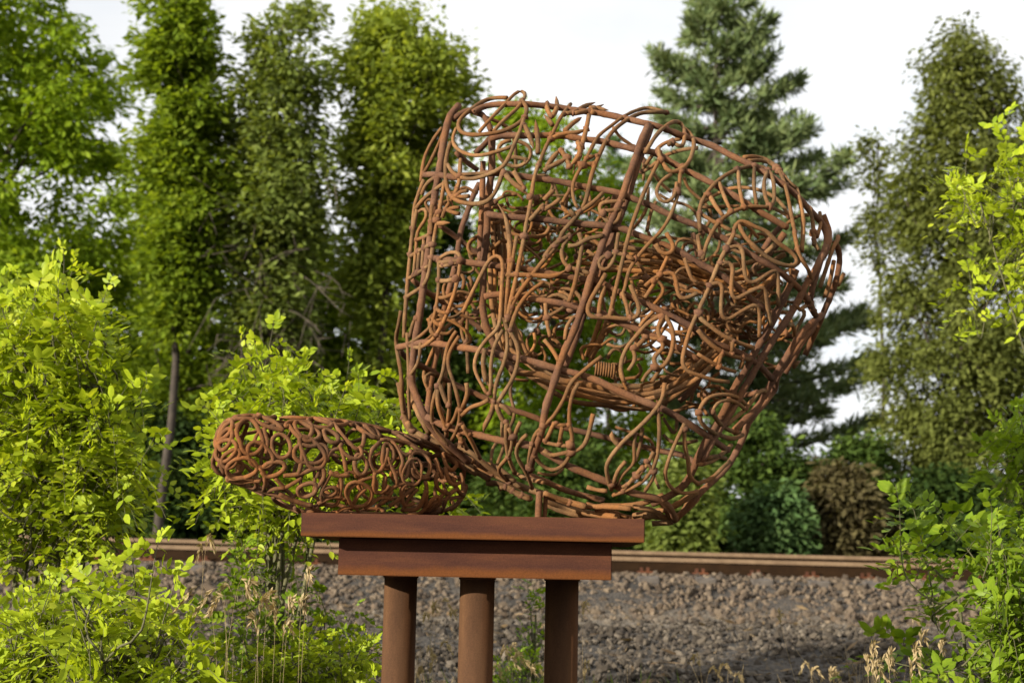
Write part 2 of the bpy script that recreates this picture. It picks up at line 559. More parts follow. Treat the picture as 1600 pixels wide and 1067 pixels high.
WEB = [(-.074, 0), (-.074, .012), (-.03, .026), (-.010, .04), (-.009, .118), (-.026, .126), (.026, .126), (.009, .118), (.010, .04), (.03, .026), (.074, .012), (.074, 0)]
HEAD = [(-.034, .1265), (-.035, .150), (-.033, .163), (-.024, .170), (.024, .170), (.033, .163), (.035, .150), (.034, .1265)]
for Y, zb in ((16.0, 0.005), (17.47, 0.096)):
    rl = rail_sweep('rail', WEB, Y, zb, M_RAIL, track)
    rail_sweep('rail_head', HEAD, Y, zb, M_HEAD, rl)
sl_me = bpy.data.meshes.new('sleeper')
bm = bmesh.new(); bmesh.ops.create_cube(bm, size=1); bmesh.ops.scale(bm, vec=(0.23, 2.6, 0.17), verts=bm.verts)
bmesh.ops.bevel(bm, geom=bm.edges[:], offset=0.012, segments=1, affect='EDGES'); bm.to_mesh(sl_me); bm.free(); sl_me.materials.append(M_SLEEPER)
sp_me = bpy.data.meshes.new('rail_spike')
bm = bmesh.new()
bmesh.ops.create_cube(bm, size=1); bmesh.ops.scale(bm, vec=(0.17, 0.10, 0.02), verts=bm.verts)
r_ = bmesh.ops.create_cube(bm, size=1)
bmesh.ops.scale(bm, vec=(0.03, 0.04, 0.045), verts=r_['verts']); bmesh.ops.translate(bm, vec=(0.03, 0.0, 0.03), verts=r_['verts'])
r_ = bmesh.ops.create_cube(bm, size=1)
bmesh.ops.scale(bm, vec=(0.03, 0.04, 0.04), verts=r_['verts']); bmesh.ops.translate(bm, vec=(-0.04, 0.01, 0.028), verts=r_['verts'])
bm.to_mesh(sp_me); bm.free(); sp_me.materials.append(M_SPIKE)
for k in range(-12, 14):
    x = k * 0.61 + 0.30
    o = link('sleeper', sl_me, track, (x, 0.03, -0.075 + GRADE * x + 0.030))
    o.rotation_euler.x = math.atan2(0.09, 1.47)
    link('rail_spike', sp_me, track, (x, 16.0 - 16.7 - 0.10, 0.014 + GRADE * x))

# ------------------------------------------------------------------ stones


def rot_many(n):
    q = rng.normal(size=(n, 4)); q /= np.linalg.norm(q, axis=1)[:, None]
    w, x, y, z = q.T
    return np.stack([np.stack([1 - 2 * (y * y + z * z), 2 * (x * y - z * w), 2 * (x * z + y * w)], -1),
                     np.stack([2 * (x * y + z * w), 1 - 2 * (x * x + z * z), 2 * (y * z - x * w)], -1),
                     np.stack([2 * (x * z - y * w), 2 * (y * z + x * w), 1 - 2 * (x * x + y * y)], -1)], -2)


phi = (1 + 5 ** 0.5) / 2
ICO_V = np.array([(-1, phi, 0), (1, phi, 0), (-1, -phi, 0), (1, -phi, 0), (0, -1, phi), (0, 1, phi), (0, -1, -phi), (0, 1, -phi), (phi, 0, -1), (phi, 0, 1), (-phi, 0, -1), (-phi, 0, 1)]) / 1.9
ICO_F = np.array([(0, 11, 5), (0, 5, 1), (0, 1, 7), (0, 7, 10), (0, 10, 11), (1, 5, 9), (5, 11, 4), (11, 10, 2), (10, 7, 6), (7, 1, 8), (3, 9, 4), (3, 4, 2), (3, 2, 6), (3, 6, 8), (3, 8, 9), (4, 9, 5), (2, 4, 11), (6, 2, 10), (8, 6, 7), (9, 8, 1)])


def rock_shapes(n):
    out = []
    for _ in range(n):
        V = ICO_V * rng.uniform(0.55, 1.25, (12, 1)) * np.array([1, rng.uniform(.6, .9), rng.uniform(.45, .75)])
        out.append(V)
    return out


SHAPES = rock_shapes(8)


def stones_stuff(name, pts, sizes, mat, parent):
    bag = Bag()
    Rm = rot_many(len(pts))
    pick = rng.integers(0, len(SHAPES), len(pts))
    for s in range(len(SHAPES)):
        k = np.where(pick == s)[0]
        if len(k) == 0: continue
        V = np.einsum('nij,vj->nvi', Rm[k], SHAPES[s]) * sizes[k][:, None, None] + pts[k][:, None, :]
        F = (ICO_F[None] + (np.arange(len(k)) * 12)[:, None, None]).reshape(-1, 3)
        bag.add(V.reshape(-1, 3), F)
    o = bag.build(name, mat, parent, False, nper=3)
    return o


ballast = tag(empty('ballast', (0, 15.2, CAM_H - 0.3)), kind='structure')
N = 10500
px_ = rng.uniform(-6.6, 6.6, N)
py_ = np.where(rng.random(N) < 0.8, rng.uniform(14.2, 15.92, N), rng.uniform(16.1, 17.4, N))
sz = np.clip(rng.gamma(8, 0.0043, N), 0.014, 0.075)
pz_ = ground_z(px_, py_) + sz * rng.uniform(0.0, 0.35, N)
py2 = py_
keep = ~((np.abs(py2 - 16.0) < 0.08) | (np.abs(py2 - 17.47) < 0.08)) & ~((py_ < 14.55) & (rng.random(N) < 0.6))
pts = np.stack([px_, py_, pz_], -1)[keep]; sz = sz[keep]
qx, qy, qz = to_px(pts)
vis = (qx > 60) & (qx < 1560) & ~((qx > 478) & (qx < 1012) & (qy < 905)) & (pts[:, 1] < 15.6)
score = np.where(vis, sz * FPX / qz, 0)
big = np.argsort(-score)[:290]
rest = np.setdiff1d(np.arange(len(pts)), big)
st_me = [mesh_np('ballast_stone', S, ICO_F, 3, M_STONE) for S in SHAPES]
for k in big:
    o = link('ballast_stone', st_me[k % 8], ballast, Vector(pts[k]) - ballast.location)
    o.scale = (sz[k],) * 3
    o.rotation_euler = rng.uniform(0, 6.28, 3)
tag(stones_stuff('loose_stones', pts[rest] - np.array(ballast.location), sz[rest], M_STONE, ballast), kind='stuff')

N = 22000
gxr = rng.uniform(-6, 6, N)
gyr = 8.6 + 5.9 * rng.random(N) ** 0.85
keep = ~((gyr > 13.0) & (gyr < 14.45) & (rng.random(N) < 0.75))
gxr, gyr = gxr[keep], gyr[keep]
gs = rng.gamma(4, 0.0052, len(gxr)) + 0.006
gs = np.clip(gs, 0.01, 0.055)
gp = np.stack([gxr, gyr, ground_z(gxr, gyr) + gs * 0.3], -1)
tag(stones_stuff('gravel', gp, gs, M_GRAV, None), kind='stuff')

# ------------------------------------------------------------------ the stand
YAW = R(-1.6)
A, B = at(476.3, 801.5, 5.0), at(1013.3, 809.5, 5.0)
W1 = (B - A).length
zt = (A.z + B.z) / 2
h1 = 36.2 * 5.0 / FPX
DEPTH = 1.02
cx = (A.x + B.x) / 2
PTOP = zt
yc = 5.0 + DEPTH / 2
A2, B2 = at(531.5, 897.6, 5.125), at(960.0, 906.3, 5.125)
W2 = (B2 - A2).length
z2b = (A2.z + B2.z) / 2
h2 = (zt - h1) - z2b
stand = tag(empty('sculpture_stand', (cx, yc, 0)), 'rusty steel stand with a wide slab top on three round pipe columns', 'stand')
slab = box_obj('top_slab', (W1, DEPTH, h1), (0, 0, zt - h1 / 2), M_SLAB, stand, 0.0025, YAW)
lower = box_obj('lower_slab', (W2, DEPTH - 0.25, h2 - 0.001), ((A2.x + B2.x) / 2 - cx, 0, z2b + h2 / 2 - 0.0005), M_SLAB, stand, 0.0025, YAW)


def column(xl, xr, Y, y_px=960):
    P = (at(xl, y_px, Y) + at(xr, y_px, Y)) / 2
    r = (at(xl, y_px, Y) - at(xr, y_px, Y)).length / 2
    me = bpy.data.meshes.new('column')
    bm = bmesh.new()
    h = z2b - 0.002
    bmesh.ops.create_cone(bm, cap_ends=True, segments=48, radius1=r, radius2=r, depth=h)
    bm.to_mesh(me); bm.free()
    for p in me.polygons:
        p.use_smooth = len(p.vertices) == 4
    me.materials.append(M_COL)
    o = link('column', me, stand, (P.x - cx, P.y - yc, h / 2))
    o.rotation_euler.z = R(20)
    a_ = np.linspace(0, 2 * math.pi, 49)[:-1]
    V, F = tube_np(np.stack([(r + 0.001) * np.cos(a_), (r + 0.001) * np.sin(a_), np.full(48, h / 2 - 0.003)], -1), 0.0045 * (1 + rng.normal(0, .15, 48)), 6, True)
    link('weld_seam', mesh_np('weld_seam', V, F, 4, M_SPIKE, True), o)
    me2 = bpy.data.meshes.new('foot_plate')
    bm = bmesh.new()
    bmesh.ops.create_cube(bm, size=1); bmesh.ops.scale(bm, vec=(r * 3, r * 3, 0.016), verts=bm.verts)
    bm.to_mesh(me2); bm.free(); me2.materials.append(M_COL)
    link('foot_plate', me2, o, (0, 0, -h / 2 + 0.036))


column(599, 650.5, 5.62)
column(717.5, 772, 5.34)
column(851.5, 903.5, 5.64)

# ------------------------------------------------------------------ the large cage of rods
TS = 240 / 1094.0
TILE = {k: (610 + 240 * c, 130 + 234 * r) for r in range(3) for c, k in enumerate('abcdefghi'[3 * r:3 * r + 3])}
TILE['j'] = (320, 635); TILE['k'] = (520, 635)
JS = 220 / 1304.0


def px(s):
    """'a 10,20 30,40 d 5,6' -> pixel coordinates; a letter names the square of the drawing the numbers are measured in."""
    out, ox, oy, sc = [], 0, 0, 1
    for w in s.split():
        if w in TILE:
            ox, oy = TILE[w]
            sc = JS if w in 'jk' else TS
        else:
            x, y = w.split(',')
            out.append((ox + float(x) * sc, oy + float(y) * sc))
    return out


OUT = np.array([(706, 163), (760, 152), (820, 139), (880, 155), (950, 165), (1035, 166), (1085, 205), (1180, 238), (1235, 262), (1285, 320), (1300, 360), (1318, 375), (1317, 430),
                (1290, 490), (1262, 545), (1215, 610), (1165, 690), (1140, 735), (1100, 785), (1055, 818), (1000, 822), (930, 806), (850, 782), (760, 740), (690, 705), (635, 662),
                (622, 600), (617, 490), (632, 400), (645, 310), (660, 250), (685, 195)], float)


def edge_dist(p):
    """Signed distance to the outline, positive inside."""
    P = np.atleast_2d(p)
    A_, B_ = OUT, np.roll(OUT, -1, 0)
    AB = B_ - A_
    d2 = np.full(len(P), 1e9)
    inside = np.zeros(len(P), bool)
    for a, ab, b_ in zip(A_, AB, B_):
        t_ = np.clip(((P - a) @ ab) / (ab @ ab), 0, 1)
        q = P - a - t_[:, None] * ab
        d2 = np.minimum(d2, (q ** 2).sum(1))
        c = (a[1] > P[:, 1]) != (b_[1] > P[:, 1])
        xi = (b_[0] - a[0]) * (P[:, 1] - a[1]) / (b_[1] - a[1] + 1e-12) + a[0]
        inside ^= c & (P[:, 0] < xi)
    d = np.sqrt(d2)
    return np.where(inside, d, -d)


YC, HD, DD = 5.52, 0.50, 175.0


def half_depth(p):
    d = np.clip(edge_dist(p) / DD, 0, 1)
    return HD * np.sqrt(1 - (1 - d) ** 2)


def lift(P, w):
    """Drawn points onto the shell of the cage: w = 1 its near side, -1 its far side, between: inside."""
    P = np.asarray(P, float)
    h = half_depth(P)
    Y = YC - np.asarray(w) * h
    return np.array([at(x, y, yy) for (x, y), yy in zip(P, Y)])


cage_loc = at(840, 812, 5.5)
cage_loc.z = PTOP
cage = tag(empty('rod_cage_sculpture', cage_loc), 'large open rounded cage welded from bent rusty steel rods, tilted up on the stand', 'sculpture')
cl0 = np.array(cage_loc)


RODS = []
PENDING = []


def rod(s, r=4.2, w=1.0, name='rod', mat=None, closed=False, taper=False, tiles=True, step=7, parent=None, w2=None):
    P = px(s) if isinstance(s, str) else s
    P = crv(P, step, closed)
    n = len(P)
    if w2 is not None:
        w = np.linspace(w, w2, n)
    X = lift(P, w)
    if n > 4:      # ease kinks in depth
        for _ in range(2):
            Y = X.copy()
            if closed:
                Y = (np.roll(X, 1, 0) + X * 2 + np.roll(X, -1, 0)) / 4
            else:
                Y[1:-1] = (X[:-2] + 2 * X[1:-1] + X[2:]) / 4
            X = Y
    rad = (r * 0.80 if name == 'hoop_bar' else r) * YC / FPX * (1 + rng.normal(0, 0.055, n))
    if taper:
        rad = rad * np.interp(np.arange(n) / (n - 1), [0, 0.75, 1], [1, 1, 0.15])
    RODS.append(X)
    V, F = tube_np(X - cl0, rad, 9 if r > 5 else 8, closed)
    mm = mat or (M_BAR if name == 'hoop_bar' else M_ROD)
    if name == 'rod':
        front = float(np.mean(w if w2 is None else np.linspace(w, w2, 3)))
        score = np.linalg.norm(np.diff(X, axis=0), axis=1).sum() * r * (1.0 if front > 0.8 else 0.45 if front > 0 else 0.25)
        PENDING.append((score, V, F, mm))
        return None
    return link(name, mesh_np(name, V, F, 4, mm, True), cage)


def bar(s, r=6.3, w=0.96, **k):
    return rod(s, r, w, 'hoop_bar', **k)


# bars of the frame, near side
bar('a 485,162 425,230 397,330 368,480 350,620 322,760 305,900 d 285,30 252,260 222,480 200,640 180,760 164,880 155,1000 g 150,0 190,110 240,230 320,350 430,455 560,560', 7.2)
bar('a 440,265 520,200 590,195 660,225 705,300 718,345', 5.6, 0.7)
bar('a 590,208 650,172 720,155 830,150 950,150 1094,162 b 130,178 250,197 400,217 520,240 700,282 820,312 900,342 980,375 1094,412 c 120,452 250,522 400,592 520,662 620,732 700,792 760,862 820,930 890,1000 f 925,50 890,160 830,340 800,480', 6.2)
bar('a 705,395 750,387 830,372 950,376 1094,372 b 130,377 260,397 420,417 560,452 660,475 780,492 880,547 980,607 1094,662 c 120,722 260,802 340,852 440,915 540,972 640,1030', 6.2)
bar('a 242,655 330,650 420,668 520,672 720,640 850,652 950,667 1094,687 b 130,705 250,732 400,757 550,787 640,827 760,872 880,932 1000,982 1094,1014 c 90,1055 f 100,12 200,42 330,122 440,192 540,242 640,322 740,412 790,500 840,585', 6.0)
bar('a 690,932 770,947 900,957 1094,972 b 150,992 300,1007 440,1017 600,1047 e 630,2 740,42 850,82 960,132 1094,212 f 100,262 200,322 300,402 390,482 470,545', 6.2)
bar('d 300,180 420,190 520,207 640,222 780,237 930,252 1094,282 e 130,307 300,332 430,362 480,402 560,432 640,472 700,492 820,552 940,612 1060,672 1094,692 f 80,772 200,812 340,875 440,942 525,1035', 6.2)
bar('d 670,455 760,437 850,447 1094,482 e 120,502 260,532 370,552 480,612 560,642 680,692 800,742 900,792 1000,842 1094,902', 6.2)
bar('d 60,815 180,785 230,778 350,790 480,812 620,832 760,862 900,892 1000,912 1094,942 e 110,972 230,1002 380,1050 h 560,72 760,152 880,202 1000,272 1094,332 i 130,422 200,472', 6.4)
bar('g 255,240 350,290 450,330 560,355 700,390 850,425 1000,447 h 0,490 150,580 300,645 450,705 600,772 720,805 820,827 900,892 935,970', 6.6)
bar('b 745,300 690,420 640,570 590,700 560,800 e 440,5 400,130 350,270 318,370 300,440 260,560 210,700 150,830 100,970 70,1067 h 20,150 0,240 g 1090,300 1050,420 1010,540 995,620', 7.0, 1.0)
bar('b 762,312 705,470 660,600 620,740 590,830 e 500,0 450,150 400,300 340,430 290,560 230,740 170,900 150,950', 6.4, 0.90)
bar('f 700,262 650,390 590,510 530,640 460,760 390,880 330,1000 i 280,0 200,180 120,320 30,470 h 1020,700 900,800 770,860', 6.8, 0.95)
bar('f 890,150 840,260 760,390 700,520 620,640 540,760 450,900 360,1060 i 350,5 250,190 170,310 100,430 30,560', 6.6, 0.99)
bar('c 890,940 930,1040 f 935,60 890,170', 6.8, 0.9)
bar('f 975,55 1012,150 1000,280 960,420 900,560 850,680 800,790 765,870', 5.8, 0.9)
bar('f 890,580 800,650 720,740 640,870 580,960 530,1060 i 480,80 420,180 330,270 260,340', 6.4, 1.0)
bar('f 840,640 760,740 680,850 600,970 545,1060 i 565,20 500,115 430,195 360,285 330,380 270,500 210,600 120,690 0,800 h 1020,890 940,970', 6.4, 0.9)
bar('f 920,500 860,640 760,760 690,880 620,1000', 5.6, 0.5)
# inner posts and lower rim
bar('a 722,385 722,620 702,760 690,930 688,1060 d 665,200 660,400 655,520 680,660 720,760 770,840 830,930 880,990', 7.2, 0.35)
bar('a 660,560 655,760 650,930 d 640,30 640,200', 6.0, 0.15)
bar('b 510,800 490,900 465,1060 e 430,120 400,250', 6.6, 0.2)
bar('d 880,990 960,1000 1094,1012 e 60,1040 h 350,22 500,62 600,110 700,150', 6.2, 0.45, mat=M_INNER)
# bars of the far side
bar('a 470,495 540,560 620,618', 5.6, -0.9)
bar('a 345,1010 420,1060 d 520,70 650,175', 5.8, -0.9)
bar('d 160,335 260,420 400,510 520,590 660,690 800,760 900,830', 5.8, -0.9)
bar('d 60,830 110,890 190,930 300,990 400,1050 g 470,17 560,57 670,107 830,180 950,217 1060,257 h 60,300 200,332 330,362 480,397 620,432 780,472 900,497 1000,517 1094,582', 6.2, -0.9)
bar('g 990,660 1094,695 h 120,752 280,802 430,838', 6.0, -0.8)
bar('a 635,715 590,800 545,930 500,1060 d 470,200 420,400 365,620 330,860 300,990 g 285,0 265,220', 6.4, -0.9)
bar('f 250,742 420,742 560,737 690,735', 5.6, -0.6)
bar('i 0,88 100,85 330,92 430,65', 5.6, -0.7)
bar('f 620,0 560,90 480,180 400,260 300,400 200,560 60,820', 7.5, -0.6)
bar('f 560,300 470,420 340,560 220,700 90,850 h 1080,20 960,130', 6.5, -0.4)
bar('e 1060,0 1094,170', 5.0, -0.8)
bar('e 460,620 400,760 330,890', 8.0, -0.7, mat=M_INNER)
bar('e 400,620 360,740 300,880', 5.5, -0.7, mat=M_INNER)
bar('c 620,1000 560,1050 f 520,40 470,120', 6.4, -0.3)
bar('a 705,400 640,470 600,500', 6.0, 0.3)
bar('b 0,370 a 1094,372 980,372 800,385', 5.0, -0.5)

# bent rods of the near side
for s in (
    'a 635,345 690,282 740,227 800,167 860,102 905,58 940,48 970,68 965,95 930,150 870,212 800,272 738,340',
    'a 930,120 968,160 972,220 912,290 820,337 720,360 600,370 520,360 480,330 475,290 510,240 580,185 660,130 740,105 830,105',
    'a 955,240 920,350 880,440 840,540 800,600 720,642 640,670 560,685 490,670 440,640 408,580',
    'a 870,450 800,475 720,500 640,516 560,512 490,482 450,440 440,390 470,320',
    'a 430,420 400,520 393,620 400,740 430,812 500,850 600,862 690,847 740,790 780,700 800,620',
    'a 470,655 560,648 650,643 720,638',
    'a 365,320 295,420 242,530 225,630 218,700',
    'a 400,300 345,430 285,560 240,640',
    'a 240,690 205,780 170,890 162,1000 157,1060',
    'a 380,715 300,772 220,842 178,905',
    'a 320,670 255,720 222,795',
    'a 385,700 360,850 330,1000 d 318,0 290,180 270,300 235,380 150,432 105,468',
    'a 190,900 168,1010 d 150,60 128,300 115,450 100,640 98,745',
    'a 205,915 245,880 268,920 245,985 205,1030 190,1067 d 185,80 165,300',
    'a 345,920 310,940 308,990 330,1000 345,960',
    'a 300,860 290,960 292,1060',
    'd 190,50 240,30 280,10', 'd 140,170 220,120 295,80', 'd 115,335 200,285 270,235',
    'd 205,130 195,280', 'd 240,40 225,250',
    'a 410,900 450,888 490,885', 'a 395,900 440,922 490,930', 'a 470,800 500,775 550,765', 'a 455,800 510,812 560,805',
    'a 420,850 380,920 370,960', 'a 480,720 455,800 430,840', 'a 500,540 495,620 490,720 460,790',
    # ladder
    'd 345,200 345,300 340,430 320,560 290,660 220,730 130,790',
    'd 500,200 485,300 455,430 410,560 350,690 290,770 200,825 130,800',
    'd 345,190 370,160 430,135 490,140 510,170 500,200 440,225 345,240', 'd 350,210 430,205 500,195',
    'd 340,340 400,345 465,325', 'd 340,460 390,465 450,430', 'd 325,540 360,565 410,570', 'd 300,600 320,640 360,660', 'd 290,640 290,700 320,735',
    'd 75,555 60,650 40,740 45,830 70,960 80,1060 g 85,100 100,230',
    'd 120,710 125,850 130,1000 g 130,100 140,260',
    'd 180,600 150,680 140,740', 'd 215,780 205,900 180,960 120,1040',
    'd 255,1067 250,1020 280,1000 320,1010', 'd 440,600 460,640 500,640 525,610', 'd 500,640 515,750 545,800', 'd 545,560 545,800 555,1000',
    'd 555,310 575,340 570,400', 'd 505,290 525,330 515,400',
    # spindle shapes
    'd 470,700 422,770 395,860 380,970 350,1060 g 300,150 298,280 340,360 g 420,450',
    'd 490,735 430,830 408,900 420,980 450,1060 g 470,70 492,160 490,290 440,405',
    'g 350,0 335,120 365,240 400,310 400,380', 'g 420,0 422,150 408,285', 'g 480,180 450,270 400,330', 'g 355,20 390,120 410,160',
    'd 515,570 580,430 640,310 700,200 750,152 790,165 800,230 797,320 787,500 780,630 760,690 680,762 612,870 598,970 640,1060 g 690,82',
    'd 800,690 742,800 716,930 715,1060 g 712,70', 'd 825,700 835,800 808,930 755,1060 g 735,130',
    'd 850,700 902,790 912,890 880,1020 g 800,85 770,135', 'd 672,830 658,930 680,1060',
    'g 700,120 640,158 580,165 510,232', 'd 1094,350 1000,412 920,512 880,602 855,690',
    'd 960,0 920,200 882,380 850,520 825,640', 'd 900,20 870,190 840,330',
    'g 540,0 552,80 510,180', 'g 510,295 570,400 640,540', 'g 495,380 545,470', 'g 480,360 520,450',
    'g 840,320 868,380 862,470 820,555 760,605 790,660 840,700', 'g 970,370 910,430 892,500 930,580 970,640 1010,750', 'g 925,280 890,350 880,420',
    'g 795,280 795,380 810,450 760,580', 'g 1010,430 985,540 990,640', 'g 830,280 825,400 850,560 890,640',
    'h 75,280 20,400', 'h 60,285 120,302 165,300', 'h 130,315 110,425', 'h 0,420 80,442 175,450', 'h 0,480 40,522 130,500 180,495 260,470 302,420 340,270 350,220',
    'b 870,207 800,185 740,175 650,197 560,242 470,312 390,372 340,460 290,560 240,640 205,720 205,800 222,870 242,890',
    'b 870,208 760,207 680,217 590,262 500,332 440,412 400,500 360,590 330,690 310,790 290,860 258,910 200,990 130,1060 e 100,80 0,192 d 1000,312 920,422 872,502 848,600',
    'b 420,780 350,850 258,915', 'b 720,497 760,430 800,370 860,310 920,270 980,277 1000,320 1000,400 990,455 960,467 930,430',
    'b 990,320 1040,352 1072,420 1062,480 1040,550 1000,602 940,632 890,632 850,580 820,520 815,460',
    'b 820,550 770,650 720,760 680,860 640,970 610,1060 e 570,150 540,280 510,400 482,520 468,600',
    'b 970,640 960,760 920,900 870,1000 830,1060 e 760,62 660,180 600,280 580,380 548,470',
    'b 905,650 840,690 800,752 805,810 850,850 900,840 935,790 945,710', 'b 575,837 480,845 400,855 388,890 430,960 470,1002 520,992 550,900', 'b 430,912 540,902',
    # curved ladder
    'c 20,1060 10,960 20,870 60,790 150,690 270,620 400,587 500,612 538,680 546,800 545,860 510,888 420,877 330,887 240,920 160,980 110,1050 f 60,90 35,190', 'f 0,15 20,140 38,190',
    'c 85,800 130,880 180,945', 'c 155,710 190,810 235,905', 'c 290,620 297,740 327,880', 'c 405,600 400,730 420,865', 'c 500,625 472,700 482,820 515,880',
    'c 330,530 420,523 520,560 600,640 660,720 700,747', 'c 360,555 450,550 540,580 600,660 640,800 670,950 690,1060 f 715,140 740,190',
    'c 705,750 730,850 750,950 752,1060 f 742,130',
    'c 250,1060 290,985 340,988 420,1030 500,1060 f 560,62 660,132 718,200 700,235 620,232 520,190 420,110 340,30 c 290,1010',
    'f 262,0 200,120 140,240 90,370 40,480 0,590 60,640 150,710 260,770 400,817',
    'f 210,112 290,90 322,130 330,250 350,350 385,365 470,312 560,260 575,350 575,520',
    'f 170,225 222,198 252,230 242,350 240,450 262,477 370,420 470,380 490,450 500,560 520,660',
    'f 80,380 140,342 178,360 167,500 170,600 202,627 310,560 420,508 442,580 440,740',
    'f 0,690 80,780 180,850 280,885 370,900', 'f 0,860 80,910 180,962 270,987', 'f 250,770 245,850', 'f 170,860 150,945', 'f 330,890 300,970',
    'f 690,0 720,150 738,190 790,260 812,340', 'f 830,0 832,80 862,122', 'f 1000,25 1022,45 980,65 940,180 900,300 870,392', 'f 970,200 942,350 905,460', 'f 1042,290 1000,372',
    'f 640,662 675,655 690,690 688,735', 'f 740,540 780,560 720,650 700,740', 'c 800,900 820,980 f 830,90', 'c 870,920 880,1000 f 850,30',
    'f 700,520 730,545 770,520', 'f 790,470 810,510 850,590',
    # middle figure and loops
    'e 530,0 512,130 480,230 432,270 392,240 388,190 440,160 505,150', 'e 440,290 390,380 330,480 308,560 340,600 470,602 560,612 640,612 682,570 670,500 640,430 615,370',
    'e 430,380 400,480 390,590', 'e 505,420 490,500 478,590', 'e 555,420 590,520 602,602',
    'e 870,0 920,80 922,130 870,157 820,130 795,80', 'e 250,0 272,80 252,200 220,360 178,492', 'e 182,30 130,90 128,180 160,240 240,260 330,292', 'e 170,90 230,95 300,45 420,20',
    'e 830,590 740,640 660,730 600,800 560,880 543,980 570,1060', 'e 860,590 902,650 922,740 910,840 870,930 820,970 780,922 788,860 860,830 832,760 808,680 845,605',
    'e 700,730 780,757 840,750', 'e 650,820 720,750', 'e 630,820 652,900 600,980', 'e 830,960 770,1060', 'e 780,962 720,1010 700,1060',
    'e 1094,570 1040,690 1000,830 983,920 1012,980 1094,1010 f 120,1050 220,1060',
    'e 410,880 330,940 250,1010 h 190,0 140,120 60,250 0,302 g 1040,352 1008,430 1020,500 1060,570 h 50,627 120,602 180,530 205,400 182,300 182,180 210,60 250,0',
    'e 880,170 820,300 760,400 720,462', 'e 720,380 800,312 920,280 940,340 970,470 1094,430', 'e 1000,180 1040,300 1062,350 1094,352', 'e 210,600 160,660 150,760', 'e 0,180 60,90 180,20',
    'h 860,0 840,120 760,232 660,332 560,422 480,522 440,602 460,692 480,762', 'h 812,200 822,330 810,500 770,620 690,712 570,772 490,800',
    'h 650,360 640,480 645,570 560,650 520,742', 'h 702,320 685,450 650,560', 'h 580,560 522,630 495,722', 'h 780,490 732,590 640,692 560,742',
    'h 1002,290 940,420 890,540 860,652 890,732 960,782 1060,785 1094,770', 'h 1000,340 1002,450 1030,560 1032,660 1094,717', 'h 850,370 902,422 990,432 1094,410', 'h 850,250 930,372 950,300 945,200 1040,152 1060,60',
    'h 305,740 370,762 450,770', 'h 540,790 620,700 700,600', 'h 720,560 790,640 720,770',
    'i 10,200 60,112 170,82 280,97 345,155', 'i 10,195 20,280 90,342 180,382 260,402 322,370', 'i 110,195 130,145 200,120 280,137 335,185', 'i 105,200 118,240 180,312 260,352 302,350',
    'i 335,192 280,242 205,302', 'i 480,110 500,52 460,42 400,112 330,202', 'i 0,582 100,562 180,502 242,442', 'i 0,717 100,682 180,600 230,560', 'i 60,540 140,520 200,540',
    'a 1060,560 1020,690 1000,850 968,1000 d 955,20', 'b 190,150 120,242 60,362 0,482 a 1060,580',
    'a 990,980 1040,925 1094,862', 'a 880,410 960,430 1005,470 1012,510 970,570 900,602 830,582 780,540 760,480 790,420 860,408', 'a 860,525 930,535 985,548',
    'b 690,640 760,600 830,540 900,500 1000,472 1094,462', 'b 700,620 760,530 820,452 900,410 970,400', 'b 890,440 905,420',
    'b 742,740 740,840 720,920 660,1010 620,1050', 'b 800,840 760,920 732,1060', 'b 185,740 155,850 158,970', 'b 180,905 225,950',
    'c 40,850 120,800 230,750 340,745 450,765 560,820 620,890 650,950', 'c 0,887 150,880 300,875', 'c 540,890 645,945', 'c 20,930 120,990 240,1050', 'c 640,1000 720,940 790,940',
    'e 0,760 60,830 110,920', 'e 50,750 100,770 125,830', 'e 20,600 60,580 140,530', 'e 10,500 20,640 45,740', 'e 470,160 520,140 640,190',
):
    back = s.startswith(('b 690', 'b 700', 'b 742', 'b 800,8', 'b 185', 'c 40,8', 'c 0,887', 'c 540', 'c 640', 'a 880', 'a 860,5', 'd 255', 'd 440', 'd 500,640', 'd 545', 'd 555', 'd 505', 'e 50,', 'g 795', 'h 850', 'h 702', 'f 740,5'))
    rod(s, rng.uniform(2.8, 3.5), -0.75 if back else rng.uniform(1.0, 1.03))

# sharpened rods: branches, feet and blades
for s in (
    'b 150,217 200,215 280,170 365,138', 'b 215,217 330,195 425,153', 'b 50,235 20,190 15,128', 'b 55,240 85,210 95,160 86,95', 'b 60,300 30,260 0,225', 'b 150,340 200,290 268,245',
    'b 50,400 110,370 150,358 220,358 305,328', 'b 0,622 60,590 172,533', 'b 20,600 70,520 112,480', 'b 0,832 40,790 80,755', 'b 0,902 60,870 125,815', 'a 800,620 850,690 940,762 985,800',
    'a 880,630 920,700 955,745', 'd 815,600 820,500 842,300 852,120 a 840,1040 810,930 763,858', 'g 735,140 712,240 670,300 664,355', 'g 750,150 790,250 828,302', 'g 780,150 832,190 867,238',
    'd 800,300 e -90,300 e 70,310 170,258', 'a 955,300 1000,400 1020,465', 'a 1050,500 1050,400 1033,262', 'b 350,215 320,170 460,195', 'b 300,540 370,512', 'b 280,580 380,575', 'b 240,420 260,500 180,600',
    'b 130,490 170,560 195,625', 'b 320,230 300,330 250,520 205,650', 'h 540,450 480,400 485,345', 'a 340,1000 425,995', 'f 680,960 700,930 735,910',
):
    rod(s, 3.8, rng.uniform(0.99, 1.02), taper=True)

